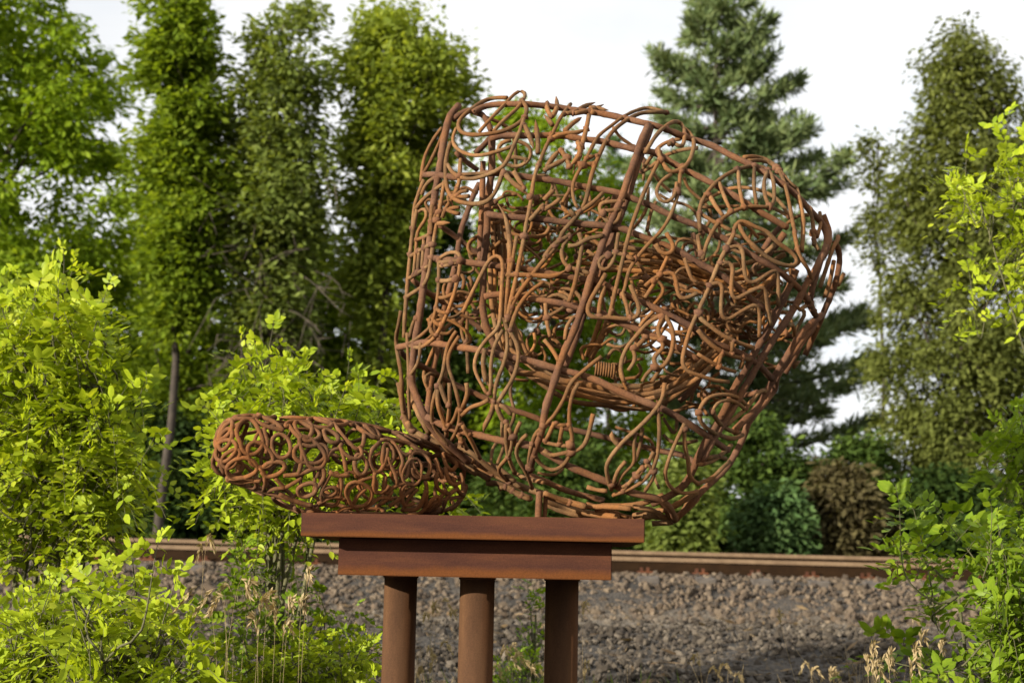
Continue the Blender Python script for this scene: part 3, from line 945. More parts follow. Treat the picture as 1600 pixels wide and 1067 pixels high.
# crowded rods along the lower left corner and the bottom
for s in (
    'g 60,0 90,150 105,260 160,345 250,392', 'g 120,280 200,382 330,462 450,560 600,620', 'g 180,390 320,472 480,562 620,632 710,692', 'g 340,470 560,592 700,660',
    'g 600,592 700,632 820,692 920,732 1000,762 1094,795 h 150,842 300,882', 'g 640,570 760,602 840,662 890,702', 'g 680,715 770,715 870,772 1000,822', 'g 770,755 820,730 900,790 1000,830',
    'g 210,150 260,260 360,420 460,520', 'g 130,60 190,200 280,360', 'g 150,330 260,390 360,440', 'g 240,230 290,330 400,430 540,490', 'g 460,440 580,500 700,600 850,700 930,740',
    'g 880,640 960,680 1050,700 1094,705', 'g 300,360 420,470 600,560', 'g 100,250 130,330 250,420 400,530 620,650', 'g 440,510 640,590 800,690 960,760',
    'h 0,782 150,842 300,882 450,872 620,872 740,850', 'h 370,882 490,882 620,897', 'h 0,832 200,902 400,942 530,957', 'h 380,905 520,952', 'h 640,947 800,912 900,892 1094,772', 'h 720,942 900,962',
    'h 770,1002 920,990', 'h 0,860 180,930 330,950', 'h 560,880 700,860 850,800', 'h 300,860 420,900 600,960', 'h 480,930 620,970 760,950', 'h 820,830 870,900 900,960', 'h 930,960 1020,900 1094,820',
    'h 640,890 760,900 860,960', 'h 940,970 1000,900 1040,840',
):
    rod(s, rng.uniform(3.6, 5.2), rng.uniform(0.2, 1.0), w2=rng.uniform(0.2, 1.0))

# crowded rods of the inner bowl
INNER = [(765, 300), (830, 335), (930, 362), (1040, 395), (1120, 420), (1190, 410), (1215, 440), (1170, 510), (1110, 580), (1040, 632), (960, 640), (880, 618), (810, 585), (770, 520), (758, 420)]
for k in range(11):
    d = rng.normal(0, 5, 2)
    lo = [(775 + k, 548), (830, 592), (890, 618), (955, 634), (1020, 630), (1080, 596), (1140, 545), (1195, 470)]
    a = rng.integers(0, 3); z = rng.integers(5, 9)
    P = [(x + d[0] + rng.normal(0, 4), y - k * 2.2 + d[1] * 0.5 + rng.normal(0, 3)) for x, y in lo[a:z]]
    rod(P, rng.uniform(3.8, 5.6), rng.uniform(-0.5, 0.6), mat=M_INNER if k % 2 else M_ROD)
for k in range(9):
    up = [(905, 395), (980, 402), (1050, 412), (1110, 432), (1170, 425), (1215, 400)]
    a = rng.integers(0, 2); z = rng.integers(4, 7)
    P = [(x + rng.normal(0, 5), y + (k - 3) * 6 + rng.normal(0, 4)) for x, y in up[a:z]]
    rod(P, rng.uniform(3.4, 4.6), rng.uniform(-0.7, -0.1), mat=M_INNER if k % 3 else M_ROD)
for k in range(5):
    P = [(760 + k * 7 + rng.normal(0, 3), 330 + rng.normal(0, 20)), (765 + k * 8, 400), (768 + k * 8 + rng.normal(0, 5), 480), (785 + k * 10, 560)]
    rod(P, rng.uniform(3.6, 4.6), rng.uniform(-0.3, 0.4), mat=M_INNER if k % 2 else M_ROD)
for (x0, y0, x1, y1, nn) in ((755, 300, 960, 480, 62), (960, 390, 1220, 520, 56), (780, 440, 900, 590, 26), (930, 510, 1150, 630, 30), (1120, 370, 1250, 560, 30), (680, 300, 780, 600, 16)):
    for k in range(nn):
        c = np.array([rng.uniform(x0, x1), rng.uniform(y0, y1)])
        a0 = rng.uniform(0, 6.28); ex = rng.uniform(12, 40); ey = rng.uniform(8, 22); th = rng.uniform(-0.9, 0.9)
        span = rng.uniform(2.0, 6.0)
        A_ = np.linspace(a0, a0 + span, 7)
        q = np.stack([ex * np.cos(A_), ey * np.sin(A_)], -1) + rng.normal(0, 2.5, (7, 2))
        q = q @ np.array([[math.cos(th), math.sin(th)], [-math.sin(th), math.cos(th)]]) + c
        if (edge_dist(q) > 8).all():
            rod(q, rng.uniform(2.2, 3.1), rng.uniform(-0.7, 0.3), mat=M_INNER if rng.random() < 0.6 else M_ROD)


for k in range(34):
    c = np.array([rng.uniform(660, 1260), rng.uniform(200, 760)])
    if edge_dist(c)[0] < 35: continue
    th = rng.uniform(0, 3.14); ln_ = rng.uniform(60, 150)
    t_ = np.linspace(-0.5, 0.5, 6)[:, None]
    q = c + t_ * ln_ * np.array([math.cos(th), math.sin(th)]) + np.sin(t_ * rng.uniform(4, 8) + rng.uniform(0, 6)) * rng.uniform(8, 24) * np.array([-math.sin(th), math.cos(th)])
    q = q[edge_dist(q) > 6]
    if len(q) >= 4:
        rod(q, rng.uniform(2.6, 3.3), -0.92)


# the 300 rods that show largest are parts of their own; the small inner and far ones are one mass
PENDING.sort(key=lambda q: -q[0])
for _, V, F, mm in PENDING[:298]:
    link('rod', mesh_np('rod', V, F, 4, mm, True), cage)
bag, mi = Bag(), []
for _, V, F, mm in PENDING[298:]:
    bag.add(V, F)
    mi.append(np.full(len(F), 1 if mm is M_INNER else 0, dtype=np.int32))
rr_ = bag.build('small_rods', M_ROD, cage)
rr_.data.materials.append(M_INNER)
rr_.data.polygons.foreach_set('material_index', np.concatenate(mi))
rr_['kind'] = 'stuff'

# weld beads where rods touch
def weld_beads(lines, origin, parent, reach, size, most):
    from mathutils import kdtree
    P = np.vstack(lines)
    own = np.repeat(np.arange(len(lines)), [len(l) for l in lines])
    kd = kdtree.KDTree(len(P))
    for i, p in enumerate(P): kd.insert(p, i)
    kd.balance()
    done = []
    for i in rng.permutation(len(P)):
        for co, j, d in kd.find_range(P[i], reach):
            if own[j] != own[i]:
                q = (P[i] + P[j]) / 2
                if all(((q - w) ** 2).sum() > 0.03 ** 2 for w in done):
                    done.append(q)
                break
        if len(done) >= most: break
    bag = Bag()
    for q in done:
        V = ICO_V * rng.uniform(0.75, 1.2, (12, 1)) * size * rng.uniform(0.8, 1.25) * rng.uniform(0.8, 1.2, 3) + q - origin
        bag.add(V, ICO_F)
    o = bag.build('weld_beads', M_BAR, parent, True, nper=3)
    if o: o['kind'] = 'stuff'


weld_beads(RODS, cl0, cage, 0.016, 0.0145, 420)


# coil springs lying inside
def spring(p0, p1, turns, rad, wire, w):
    A_, B_ = lift([p0], w)[0] - cl0, lift([p1], w)[0] - cl0
    d = B_ - A_
    u = np.cross(d, [0, 1, 0]); u /= np.linalg.norm(u)
    v_ = np.cross(d, u); v_ /= np.linalg.norm(v_)
    t_ = np.linspace(0, 1, turns * 10)
    X = A_ + t_[:, None] * d + rad * (np.cos(t_ * turns * 6.283)[:, None] * u + np.sin(t_ * turns * 6.283)[:, None] * v_)
    V, F = tube_np(X, wire, 6)
    link('spring', mesh_np('spring', V, F, 4, M_INNER, True), cage)


spring((998, 470), (1012, 436), 9, 0.026, 0.0042, 0.1)
spring((930, 575), (962, 580), 8, 0.026, 0.0042, 0.2)

# the leg that props the cage on the slab
legp = at(843, 770, YC - 0.15)
Xl = np.array([Vector((legp.x + 0.0, legp.y, legp.z + 0.012)), Vector((legp.x - 0.004, legp.y, PTOP + 0.003))]) - cl0
V, F = tube_np(np.linspace(Xl[0], Xl[1], 8), 0.0128, 12)
leg = link('leg', mesh_np('leg', V, F, 4, M_BAR, True), cage)
X2 = Xl + np.array([0.025, 0.02, 0.0])
V, F = tube_np(np.linspace(X2[0], X2[1], 8), 0.0090, 10)
link('leg', mesh_np('leg', V, F, 4, M_BAR, True), cage)

# ------------------------------------------------------------------ the long roll of rings
low = PTOP + 0.004
# the roll: centre line and half height as drawn (pixel x, centre y, half height), swelling in the middle
ROLL_ROWS = [(339, 699, 0), (340, 699, 24), (344, 699, 38), (352, 699, 46), (370, 701, 52), (392, 703, 56), (420, 710, 62), (450, 719, 68), (485, 727, 74), (530, 733, 75),
             (575, 738, 72), (615, 743, 67), (650, 748, 60), (680, 753, 51), (703, 757, 41), (715, 759, 30), (721, 760, 18), (724, 760, 0)]
rx = np.array([q[0] for q in ROLL_ROWS], float)
rY = np.interp(rx, [333, 724], [5.07, 5.52])
RC = np.array([at(x, y, Y) for (x, y, _), Y in zip(ROLL_ROWS, rY)])
RR = np.array([h * Y / FPX for (_, _, h), Y in zip(ROLL_ROWS, rY)])
RC[:, 2] = np.where(rx > 470, np.maximum(RC[:, 2], low + RR * 0.93), RC[:, 2])
axis = RC[-1] - RC[0]; axis /= np.linalg.norm(axis)
e1 = -np.array([0, 1.0, 0]); e1 -= axis * (e1 @ axis); e1 /= np.linalg.norm(e1)
e2 = np.cross(axis, e1)
if e2[2] < 0: e2 = -e2
RL = np.concatenate([[0], np.cumsum(np.hypot(np.linalg.norm(np.diff(RC, axis=0), axis=1), np.diff(RR)))])
TOT = RL[-1]
ring_loc = np.array([RC[:, 0].mean(), RC[:, 1].mean(), PTOP])
roll = tag(empty('ring_roll_sculpture', ring_loc), 'long roll woven from small bent rusty rings, lying on the left of the slab', 'sculpture')


def prof(l):
    """Distance measured over the skin from the left tip -> radius."""
    return None, np.interp(l, RL, RR)


def skin(l, th, off=0.0):
    l = np.clip(np.asarray(l, float), 0, TOT)
    r_ = np.maximum(np.interp(l, RL, RR) + off, 0.003)
    X = np.stack([np.interp(l, RL, RC[:, k]) for k in range(3)], -1)
    X = X + (r_ * np.cos(th))[:, None] * e1 + (r_ * np.sin(th))[:, None] * e2
    X[:, 2] = np.where(X[:, 0] > at(474, 800, 5.1).x, np.maximum(X[:, 2], low + 0.006), X[:, 2])      # it rests on the slab
    return X


# a fine table of the skin, to find where a drawn line meets its near side
Ls = np.linspace(0, TOT, 90)
Ths = np.linspace(-1.75, 1.75, 70)
LL, TT = np.meshgrid(Ls, Ths)
SK = skin(LL.ravel(), TT.ravel())
SX, SY, _ = to_px(SK)


def ring(P, r=0.0090, closed=False, parent=None):
    P = crv(P, 5, closed)
    lt = []
    for x, y in P:
        k = np.argmin((SX - x) ** 2 + (SY - y) ** 2)
        lt.append(SK[k])
    X = np.array(lt)
    for _ in range(3):
        if closed:
            X = (np.roll(X, 1, 0) + 2 * X + np.roll(X, -1, 0)) / 4
        else:
            Y = X.copy(); Y[1:-1] = (X[:-2] + 2 * X[1:-1] + X[2:]) / 4; X = Y
    V, F = tube_np(X - ring_loc, r * (1 + rng.normal(0, .03, len(X))), 8, closed)
    link('ring', mesh_np('ring', V, F, 4, M_RING, True), roll)


RINGS = (
    (1, 'j 470,150 430,115 360,120 310,160 290,220 310,290 335,360 340,410 380,440 450,445 520,410 550,350 530,280 500,210'),
    (1, 'j 710,250 770,300 800,370 780,440 720,485 660,460 610,390 600,320 640,260'), (1, 'j 230,300 290,330 300,390 270,450 200,510 130,510 90,460 90,400 140,330'),
    (1, 'j 340,470 430,490 490,550 470,610 380,660 290,665 220,640 195,580 240,510'), (0, 'j 120,320 200,280 260,190 265,120 240,100 170,140 110,230 90,310 70,380'),
    (0, 'j 270,95 380,80 470,90 570,110 660,160 740,230 650,200 560,180 490,150 460,95'), (0, 'j 530,560 580,520 660,510 740,520 750,570 690,620 620,650 540,640 510,600'),
    (0, 'j 720,630 800,640 900,620 1000,580 1080,560 1110,600 1090,680 1060,740'), (1, 'j 900,350 830,380 820,440 860,510 930,520 1040,530 1110,490 1140,420 1110,360 1050,350 980,380'),
    (0, 'j 780,180 740,215 740,160 800,130 890,150 1000,200 1070,260 1040,310 950,320 890,300 820,240 780,180'), (1, 'j 930,130 1000,105 1100,120 1180,150 1190,190 1100,200 1010,190 940,160'),
    (1, 'j 1090,220 1170,220 1240,280 1240,340 1170,340 1110,300'), (0, 'j 1130,520 1150,440 1200,390 1270,400 k 90,400 110,500 120,600'), (1, 'j 920,720 1000,700 1050,720 1040,780 980,830 900,840 850,800 870,740'),
    (1, 'j 1080,770 1140,730 1220,750 1220,800 1150,840 1090,820'), (0, 'j 540,800 600,770 740,750 840,700 900,650'), (0, 'j 520,560 560,640 560,720 550,790'), (0, 'j 205,660 280,700 420,690 530,690'),
    (0, 'j 200,680 350,720 480,760 620,810 780,860 950,930 1060,960'), (0, 'j 540,200 570,300 590,380 570,440'), (0, 'j 700,810 850,880 1000,920'), (0, 'j 1060,900 1130,850 1220,830 1290,850'),
    (0, 'j 1140,600 1200,640 1304,650 k 160,640'), (0, 'j 900,400 905,510 860,620'), (0, 'j 130,500 150,560 170,620'), (0, 'j 640,650 700,720 740,750'),
    (0, 'k 0,140 100,110 200,170 290,240 400,300'), (0, 'k 290,150 290,300 270,400 200,390 120,300 50,220 10,150'), (0, 'k 170,170 300,150 400,220 450,300 420,310 350,250 310,170'),
    (1, 'k 250,440 310,510 310,600 270,640 210,590 190,510 200,450'), (0, 'k 450,330 370,390 340,470 350,570 390,620 450,590 490,500 510,400'), (0, 'k 450,310 540,310 600,390 640,480 640,560 610,570 620,630 650,690 690,640 690,560 730,400'),
    (1, 'k 720,430 800,430 880,480 910,560 880,640 820,660 760,590 730,520'), (0, 'k 730,560 730,640 790,670 900,650'), (0, 'k 130,900 150,780 200,720 300,670 380,650 410,700 410,780'),
    (0, 'k 490,640 470,740 490,820 540,760 590,720 700,710 760,740 700,800 600,870 510,920'), (0, 'k 950,480 980,580 1010,660'), (0, 'k 1050,560 1060,650 1110,740 1170,700'),
    (0, 'k 1190,620 1210,720 1200,830 1150,920 1100,985'), (0, 'k 1140,770 1080,800 1040,900 1000,980'), (0, 'k 880,980 950,900 1010,820 1060,770'), (0, 'k 650,960 780,950 830,870 870,760'),
    (0, 'k 290,940 380,880 450,840 540,850'), (0, 'k 420,180 520,230 640,290 760,380 900,440'), (0, 'k 500,300 620,330 720,340 800,400'), (0, 'k 150,120 300,150 480,210 620,260'),
    (0, 'k 860,700 870,820 850,980'), (0, 'k 780,760 700,860 640,960'), (0, 'k 500,480 540,560 580,640 600,720'), (0, 'k 160,950 200,860 260,800 300,760'), (0, 'k 450,900 520,830 560,780'),
)
for closed, s in RINGS:
    ring(px(s), rng.uniform(0.0074, 0.0090), bool(closed))

# rings all round the rest of it
spots = []
tries = 0
while len(spots) < 78 and tries < 6000:
    tries += 1
    l = rng.uniform(0.02, TOT - 0.01)
    _, r_ = prof(np.array([l]))
    th = rng.uniform(-math.pi, math.pi)
    if abs(th) < 1.15 and l < TOT * 0.85 and rng.random() < 0.8:
        continue
    p = np.array([l, th * r_[0]])
    if all(np.hypot(p[0] - q[0], (abs(p[1] - q[1])) % (2 * math.pi * r_[0])) > 0.078 for q in spots):
        spots.append(p)
for l, a in spots:
    s0, r0 = prof(np.array([l]))
    r0 = max(r0[0], 0.05)
    A_ = np.linspace(0, 2 * math.pi, 15)[:-1]
    ex, ey, ph = rng.uniform(0.036, 0.085), rng.uniform(0.024, 0.052), rng.uniform(0, 3.14)
    wob = 1 + 0.16 * np.cos(2 * A_ + rng.uniform(0, 6)) + 0.08 * np.cos(3 * A_ + rng.uniform(0, 6))
    u = ex * np.cos(A_) * wob; v_ = ey * np.sin(A_) * wob
    dl = u * math.cos(ph) - v_ * math.sin(ph); dt = u * math.sin(ph) + v_ * math.cos(ph)
    cl_ = rng.random() < 0.72
    lt = np.stack([l + dl, (a + dt) / r0], -1)
    if not cl_:
        lt = lt[:rng.integers(8, 12)]
    lt = crv(lt, 0.06, False) if not cl_ else np.vstack([lt, lt[0]])
    lq = crv(lt[:-1], 0.05, True) if cl_ else lt
    X = skin(lq[:, 0], lq[:, 1], rng.uniform(-0.004, 0.004))
    keepd = np.concatenate([[True], np.linalg.norm(np.diff(X, axis=0), axis=1) > 1e-4])
    X = X[keepd]
    V, F = tube_np(X - ring_loc, rng.uniform(0.0068, 0.0086), 8, cl_)
    link('ring', mesh_np('ring', V, F, 4, M_RING, True), roll)

# ------------------------------------------------------------------ trees
def unit(a):
    return a / (np.linalg.norm(a, axis=-1, keepdims=True) + 1e-9)


def cards(C, D, Nn, half_len, half_wid, fold=0.12):
    """Lens-shaped leaf faces: centre C, along D, facing Nn."""
    D = unit(D)
    S = unit(np.cross(D, Nn))
    Nn = np.cross(S, D)
    hl, hw = np.broadcast_to(half_len, (len(C),))[:, None], np.broadcast_to(half_wid, (len(C),))[:, None]
    V = np.stack([C - D * hl, C + S * hw + Nn * hw * fold + D * hl * 0.1, C + D * hl, C - S * hw + Nn * hw * fold + D * hl * 0.1], 1).reshape(-1, 3)
    return V, np.arange(len(V)).reshape(-1, 4)


class Profile:
    """A crown's outline at depth Y: rows of (pixel y, left x, right x) turned into height -> centre, radius."""
    def __init__(self, rows, Y, inset=0.0):
        self.Y = Y
        zs, cs, rs = [], [], []
        for y, l, r in rows:
            a, b_ = at(l, y, Y), at(r, y, Y)
            zs.append((a.z + b_.z) / 2); cs.append((a.x + b_.x) / 2); rs.append(max(0.12, abs(b_.x - a.x) / 2 - inset))
        o = np.argsort(zs)
        self.z, self.c, self.r = np.array(zs)[o], np.array(cs)[o], np.array(rs)[o]

    def sample(self, n, shell=0.5, depth=1.0, zmin=None):
        z0 = self.z[0] if zmin is None else zmin
        zz = np.linspace(z0, self.z[-1], 200)
        w = np.interp(zz, self.z, self.r) ** 1.35 + 0.05
        cdf = np.cumsum(w) / w.sum()
        z = np.interp(rng.random(n), cdf, zz)
        r_ = np.interp(z, self.z, self.r)
        ph = rng.uniform(0, 2 * math.pi, n)
        rho = rng.random(n) ** shell
        x = np.interp(z, self.z, self.c) + r_ * rho * np.cos(ph)
        y = self.Y + np.minimum(r_, 2.6) * depth * rho * np.sin(ph)
        return np.stack([x, y, z], -1), rho, ph


def trunk_tube(bag, base, top, r0, r1, wob=0.12, n=9):
    t_ = np.linspace(0, 1, n)[:, None]
    P = base + (top - base) * t_ + np.concatenate([[[0, 0, 0]], np.cumsum(rng.normal(0, wob / 2, (n - 1, 3)) * [1, 1, 0], 0)])
    V, F = tube_np(P, np.linspace(r0, r1, n), 9)
    bag.add(V, F)
    return P


def limb(bag, P, target, r0, sag=0.2):
    """A limb that leaves the trunk line P below the target and rises to it."""
    d = np.hypot(P[:, 0] - target[0], P[:, 1] - target[1])
    k = np.argmin(np.abs(P[:, 2] - (target[2] - 0.55 * d.min() - 0.3)))
    s = P[k]
    mid = (s + target) / 2 + np.array([0, 0, -sag]) + rng.normal(0, 0.12, 3)
    C = crv([s, mid, target], 0.35)
    V, F = tube_np(C, np.linspace(r0, 0.008, len(C)), 6)
    bag.add(V, F)
    return C


def broadleaf(name, label, rows, Y, trunk_px, mat, n_clump, n_leaf, leaf=0.065, clump=0.42, group=None, r0=0.14, droop=0.3, shell=0.45, bark=None, limbs=46, base_z=None, flat=0.6):
    pr = Profile(rows, Y, 0.2)
    top = pr.z[-1]
    gx_ = at(trunk_px, 600, Y).x
    gz = float(ground_z(np.array(gx_), np.array(Y)))
    root = tag(empty(name, (gx_, Y, gz)), label, 'tree' if 'tree' in name else 'shrub', group)
    loc = np.array(root.location)
    C, rho, ph = pr.sample(n_clump, shell)
    sizes = clump * rng.uniform(0.55, 1.35, n_clump)
    cnt = rng.poisson(2.1 * n_leaf * (sizes / clump) ** 2)
    ii = np.repeat(np.arange(n_clump), cnt)
    off = np.clip(rng.normal(0, 1, (len(ii), 3)), -1.7, 1.7) * np.array([1, 1, flat]) * 0.55
    X = C[ii] + off * sizes[ii][:, None]
    out = unit(off + np.stack([np.cos(ph), np.sin(ph), np.zeros(n_clump)], -1)[ii] * 0.6)
    D = unit(out * np.array([1, 1, 0.4]) + np.array([0, 0, -droop]) + rng.normal(0, 0.45, X.shape))
    Nn = unit(np.array([0, 0, 0.9]) + out * 0.55 + rng.normal(0, 0.5, X.shape))
    hl = leaf * 1.2 * rng.uniform(0.65, 1.3, len(X))
    V, F = cards(X, D, Nn, hl, hl * rng.uniform(0.36, 0.55, len(X)))
    cr_ = link('crown', mesh_np('crown', V - loc, F, 4, mat), root)
    cr_['kind'] = 'stuff'
    tb = Bag()
    tz = top - 0.35
    P = trunk_tube(tb, np.array([gx_, Y, gz - 0.1]), np.array([np.interp(tz, pr.z, pr.c), Y, tz]), r0, 0.018, 0.1, 11)
    tb.v = [v_ - loc for v_ in tb.v]
    tr = tb.build('trunk', bark or M_BARK, root)
    lb = Bag()
    for k in rng.choice(n_clump, min(limbs, n_clump), replace=False):
        limb(lb, P, C[k], rng.uniform(0.02, 0.05) * (r0 / 0.14))
    lb.v = [v_ - loc for v_ in lb.v]
    if lb.v: lb.build('limbs', bark or M_BARK, root)['kind'] = 'stuff'
    return root, pr, P, loc


def pine(name, label, rows, Y, trunk_px, n_limb, per, mat, needle=0.15, r0=0.2, group=None, up=0.25):
    pr = Profile(rows, Y)
    gx_ = at(trunk_px, 600, Y).x
    gz = float(ground_z(np.array(gx_), np.array(Y)))
    root = tag(empty(name, (gx_, Y, gz)), label, 'tree', group)
    loc = np.array(root.location)
    top = pr.z[-1]
    tb, lb = Bag(), Bag()
    P = trunk_tube(tb, np.array([gx_, Y, gz - 0.1]), np.array([np.interp(top, pr.z, pr.c), Y, top]), r0, 0.02, 0.05, 14)
    XX, DD_ = [], []
    az = 0.0
    for k in range(n_limb):
        nt = n_limb // 5
        z = pr.z[0] + (top - pr.z[0]) * (k // 5 + 0.5) / nt + rng.normal(0, 0.09)
        z = min(max(z, pr.z[0]), top - 0.15)
        az += 1.2566 + rng.normal(0, 0.22) + (0.7 if k % 5 == 0 else 0)
        rr = np.interp(z, pr.z, pr.r) * rng.uniform(0.5, 1.2)
        side = np.interp(z, pr.z, pr.c)
        s = np.array([np.interp(z, P[:, 2], P[:, 0]), np.interp(z, P[:, 2], P[:, 1]), z - 0.12 * rr])
        e = np.array([side + rr * math.cos(az), Y + rr * 0.95 * math.sin(az), z + up * rr * rng.uniform(0.2, 1.0) * (0.4 + (z - pr.z[0]) / (top - pr.z[0]))])
        m_ = (s + e) / 2 + np.array([0, 0, -0.10 * rr])
        Cc = crv([s, m_, e], 0.2)
        V, F = tube_np(Cc, np.linspace(0.012 + 0.018 * rr, 0.008, len(Cc)), 5)
        lb.add(V, F)
        ln = unit(e - s)
        sd = unit(np.cross(ln, [0, 0, 1]))
        nt_ = max(4, int(rr * per))
        for q in range(nt_):
            f = rng.uniform(0.22, 1.0) ** 0.75
            c0 = Cc[min(len(Cc) - 1, int(f * (len(Cc) - 1)))]
            lat = rng.normal(0, 0.19) * rr * (1.15 - f) + rng.normal(0, 0.1)
            tip = c0 + sd * lat + ln * abs(lat) * 0.5 + np.array([0, 0, rng.uniform(-0.02, 0.14)])
            nn = 13
            XX.append(np.repeat(tip[None], nn, 0) + rng.normal(0, 0.05, (nn, 3)))
            DD_.append(unit(ln * 0.7 + sd * np.sign(lat) * 0.4 + np.array([0, 0, 0.45]) + rng.normal(0, 0.75, (nn, 3))))
    X, D = np.vstack(XX), np.vstack(DD_)
    hl = needle * rng.uniform(0.6, 1.2, len(X))
    V, F = cards(X + D * hl[:, None], D, rng.normal(0, 1, X.shape), hl, hl * 0.17)
    c_ = link('crown', mesh_np('crown', V - loc, F, 4, mat), root)
    c_['kind'] = 'stuff'
    tb.v = [v_ - loc for v_ in tb.v]; lb.v = [v_ - loc for v_ in lb.v]
    tb.build('trunk', M_BARK, root); lb.build('limbs', M_BARK, root)['kind'] = 'stuff'
    return root


TR = 'trees along the far side of the railway'
broadleaf('ash_tree', 'broad bright green tree at the left edge, its crown taller than the frame',
          [(-120, -150, 60), (-40, -170, 120), (50, -180, 160), (110, -180, 188), (200, -180, 212), (300, -180, 232), (420, -180, 236), (520, -170, 245), (650, -160, 235), (780, -150, 215)],
          24, 60, M_ASH, 330, 88, 0.068, 0.46, TR, 0.2, 0.45, limbs=60)
broadleaf('narrow_dark_tree', 'narrow dark green tree with a bare straight trunk, second tree from the left',
          [(-40, 245, 290), (10, 228, 325), (60, 212, 340), (140, 208, 348), (220, 212, 360), (330, 225, 372), (420, 235, 350), (520, 235, 330)],
          22, 268, M_DARK, 150, 85, 0.068, 0.42, TR, 0.085, 0.25)
r3, p3, P3, l3 = broadleaf('ragged_tree', 'ragged olive tree with dead brown twigs low on its trunk',
          [(5, 455, 488), (40, 385, 498), (100, 368, 515), (170, 352, 522), (260, 345, 525), (350, 340, 515), (440, 360, 490), (540, 370, 480)],
          22.3, 430, M_OLIVE, 150, 70, 0.06, 0.42, TR, 0.085, 0.25)
db = Bag()
for k in range(70):
    y = rng.uniform(250, 600)
    s = np.array(at(430 + rng.normal(0, 6), y, 22.3))
    e = np.array(at(430 + rng.choice([-1, 1], p=[.6, .4]) * rng.uniform(25, 115), y + rng.uniform(-30, 70), 22.3 + rng.uniform(-1.4, 0.6)))
    Cc = crv([s, (s + e) / 2 + rng.normal(0, .12, 3) + [0, 0, .1], e], 0.3)
    V, F = tube_np(Cc - l3, np.linspace(0.010, 0.003, len(Cc)), 4); db.add(V, F)
    for q in range(4):
        k2 = rng.integers(1, len(Cc)); s2 = Cc[k2]; e2_ = s2 + rng.normal(0, .28, 3) - [0, 0, .15]
        V, F = tube_np(np.linspace(s2, e2_, 4) - l3, np.linspace(0.007, 0.003, 4), 4); db.add(V, F)
dd = db.build('dead_twigs', M_DEAD, r3); dd['kind'] = 'stuff'
broadleaf('pale_tree', 'pale green tree with a round top, just left of the rod cage',
          [(12, 590, 640), (40, 568, 700), (90, 535, 738), (140, 525, 752), (200, 520, 745), (270, 530, 725), (340, 535, 690), (420, 535, 660), (500, 550, 640), (600, 550, 630)],
          23.3, 590, M_GREY, 175, 78, 0.066, 0.44, TR, 0.085, 0.25)
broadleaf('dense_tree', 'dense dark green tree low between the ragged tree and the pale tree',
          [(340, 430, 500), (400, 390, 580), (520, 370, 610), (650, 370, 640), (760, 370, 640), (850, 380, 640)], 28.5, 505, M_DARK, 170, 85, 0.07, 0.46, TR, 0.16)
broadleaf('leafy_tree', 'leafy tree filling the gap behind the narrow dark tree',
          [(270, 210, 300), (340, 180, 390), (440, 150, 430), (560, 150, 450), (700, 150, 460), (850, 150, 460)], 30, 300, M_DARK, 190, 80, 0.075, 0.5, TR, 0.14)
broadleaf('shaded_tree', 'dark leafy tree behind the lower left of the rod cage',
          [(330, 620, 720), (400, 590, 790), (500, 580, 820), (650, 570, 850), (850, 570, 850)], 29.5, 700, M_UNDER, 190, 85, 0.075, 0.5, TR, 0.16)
broadleaf('yellowish_tree', 'yellowish green tree seen through the middle of the rod cage',
          [(165, 790, 850), (210, 760, 930), (270, 750, 975), (350, 745, 1000), (480, 745, 1020), (620, 750, 1040), (850, 760, 1050)], 28, 880, M_ASH, 230, 80, 0.07, 0.48, TR, 0.15)
pine('small_fir', 'small dark bluish fir top showing through the upper middle of the rod cage',
     [(215, 955, 962), (260, 938, 985), (320, 925, 1000), (420, 915, 1010), (600, 900, 1020)], 40, 958, 60, 16, M_BLUE, 0.15, 0.12, TR)
pine('tall_pine', 'tall pine with open tiers of needles rising behind the right half of the rod cage',
     [(-25, 1108, 1128), (25, 1075, 1185), (60, 1050, 1205), (110, 1022, 1235), (160, 1008, 1265), (215, 990, 1290), (250, 985, 1315), (330, 970, 1325), (440, 975, 1325), (540, 990, 1355), (640, 985, 1365), (720, 990, 1330)],
     34, 1118, 115, 20, M_PINE, 0.17, 0.2, TR, 0.2)
broadleaf('brownish_tree', 'tall brownish green tree with sparse speckled foliage at the right of the photo',
          [(48, 1482, 1520), (85, 1440, 1560), (130, 1422, 1600), (200, 1405, 1630), (300, 1380, 1660), (420, 1362, 1690), (550, 1352, 1700), (650, 1345, 1700), (760, 1350, 1700), (840, 1370, 1700)],
          26, 1495, M_HEM, 680, 60, 0.054, 0.36, TR, 0.16, 0.6, limbs=110, flat=0.8)
wisp = [(190, 1335, 1385), (240, 1335, 1400), (300, 1335, 1400), (420, 1340, 1400)]
broadleaf('thin_tree', 'thin wispy young tree at the left side of the brownish tree', wisp, 27, 1375, M_HEM, 26, 34, 0.05, 0.3, TR, 0.05, limbs=24)

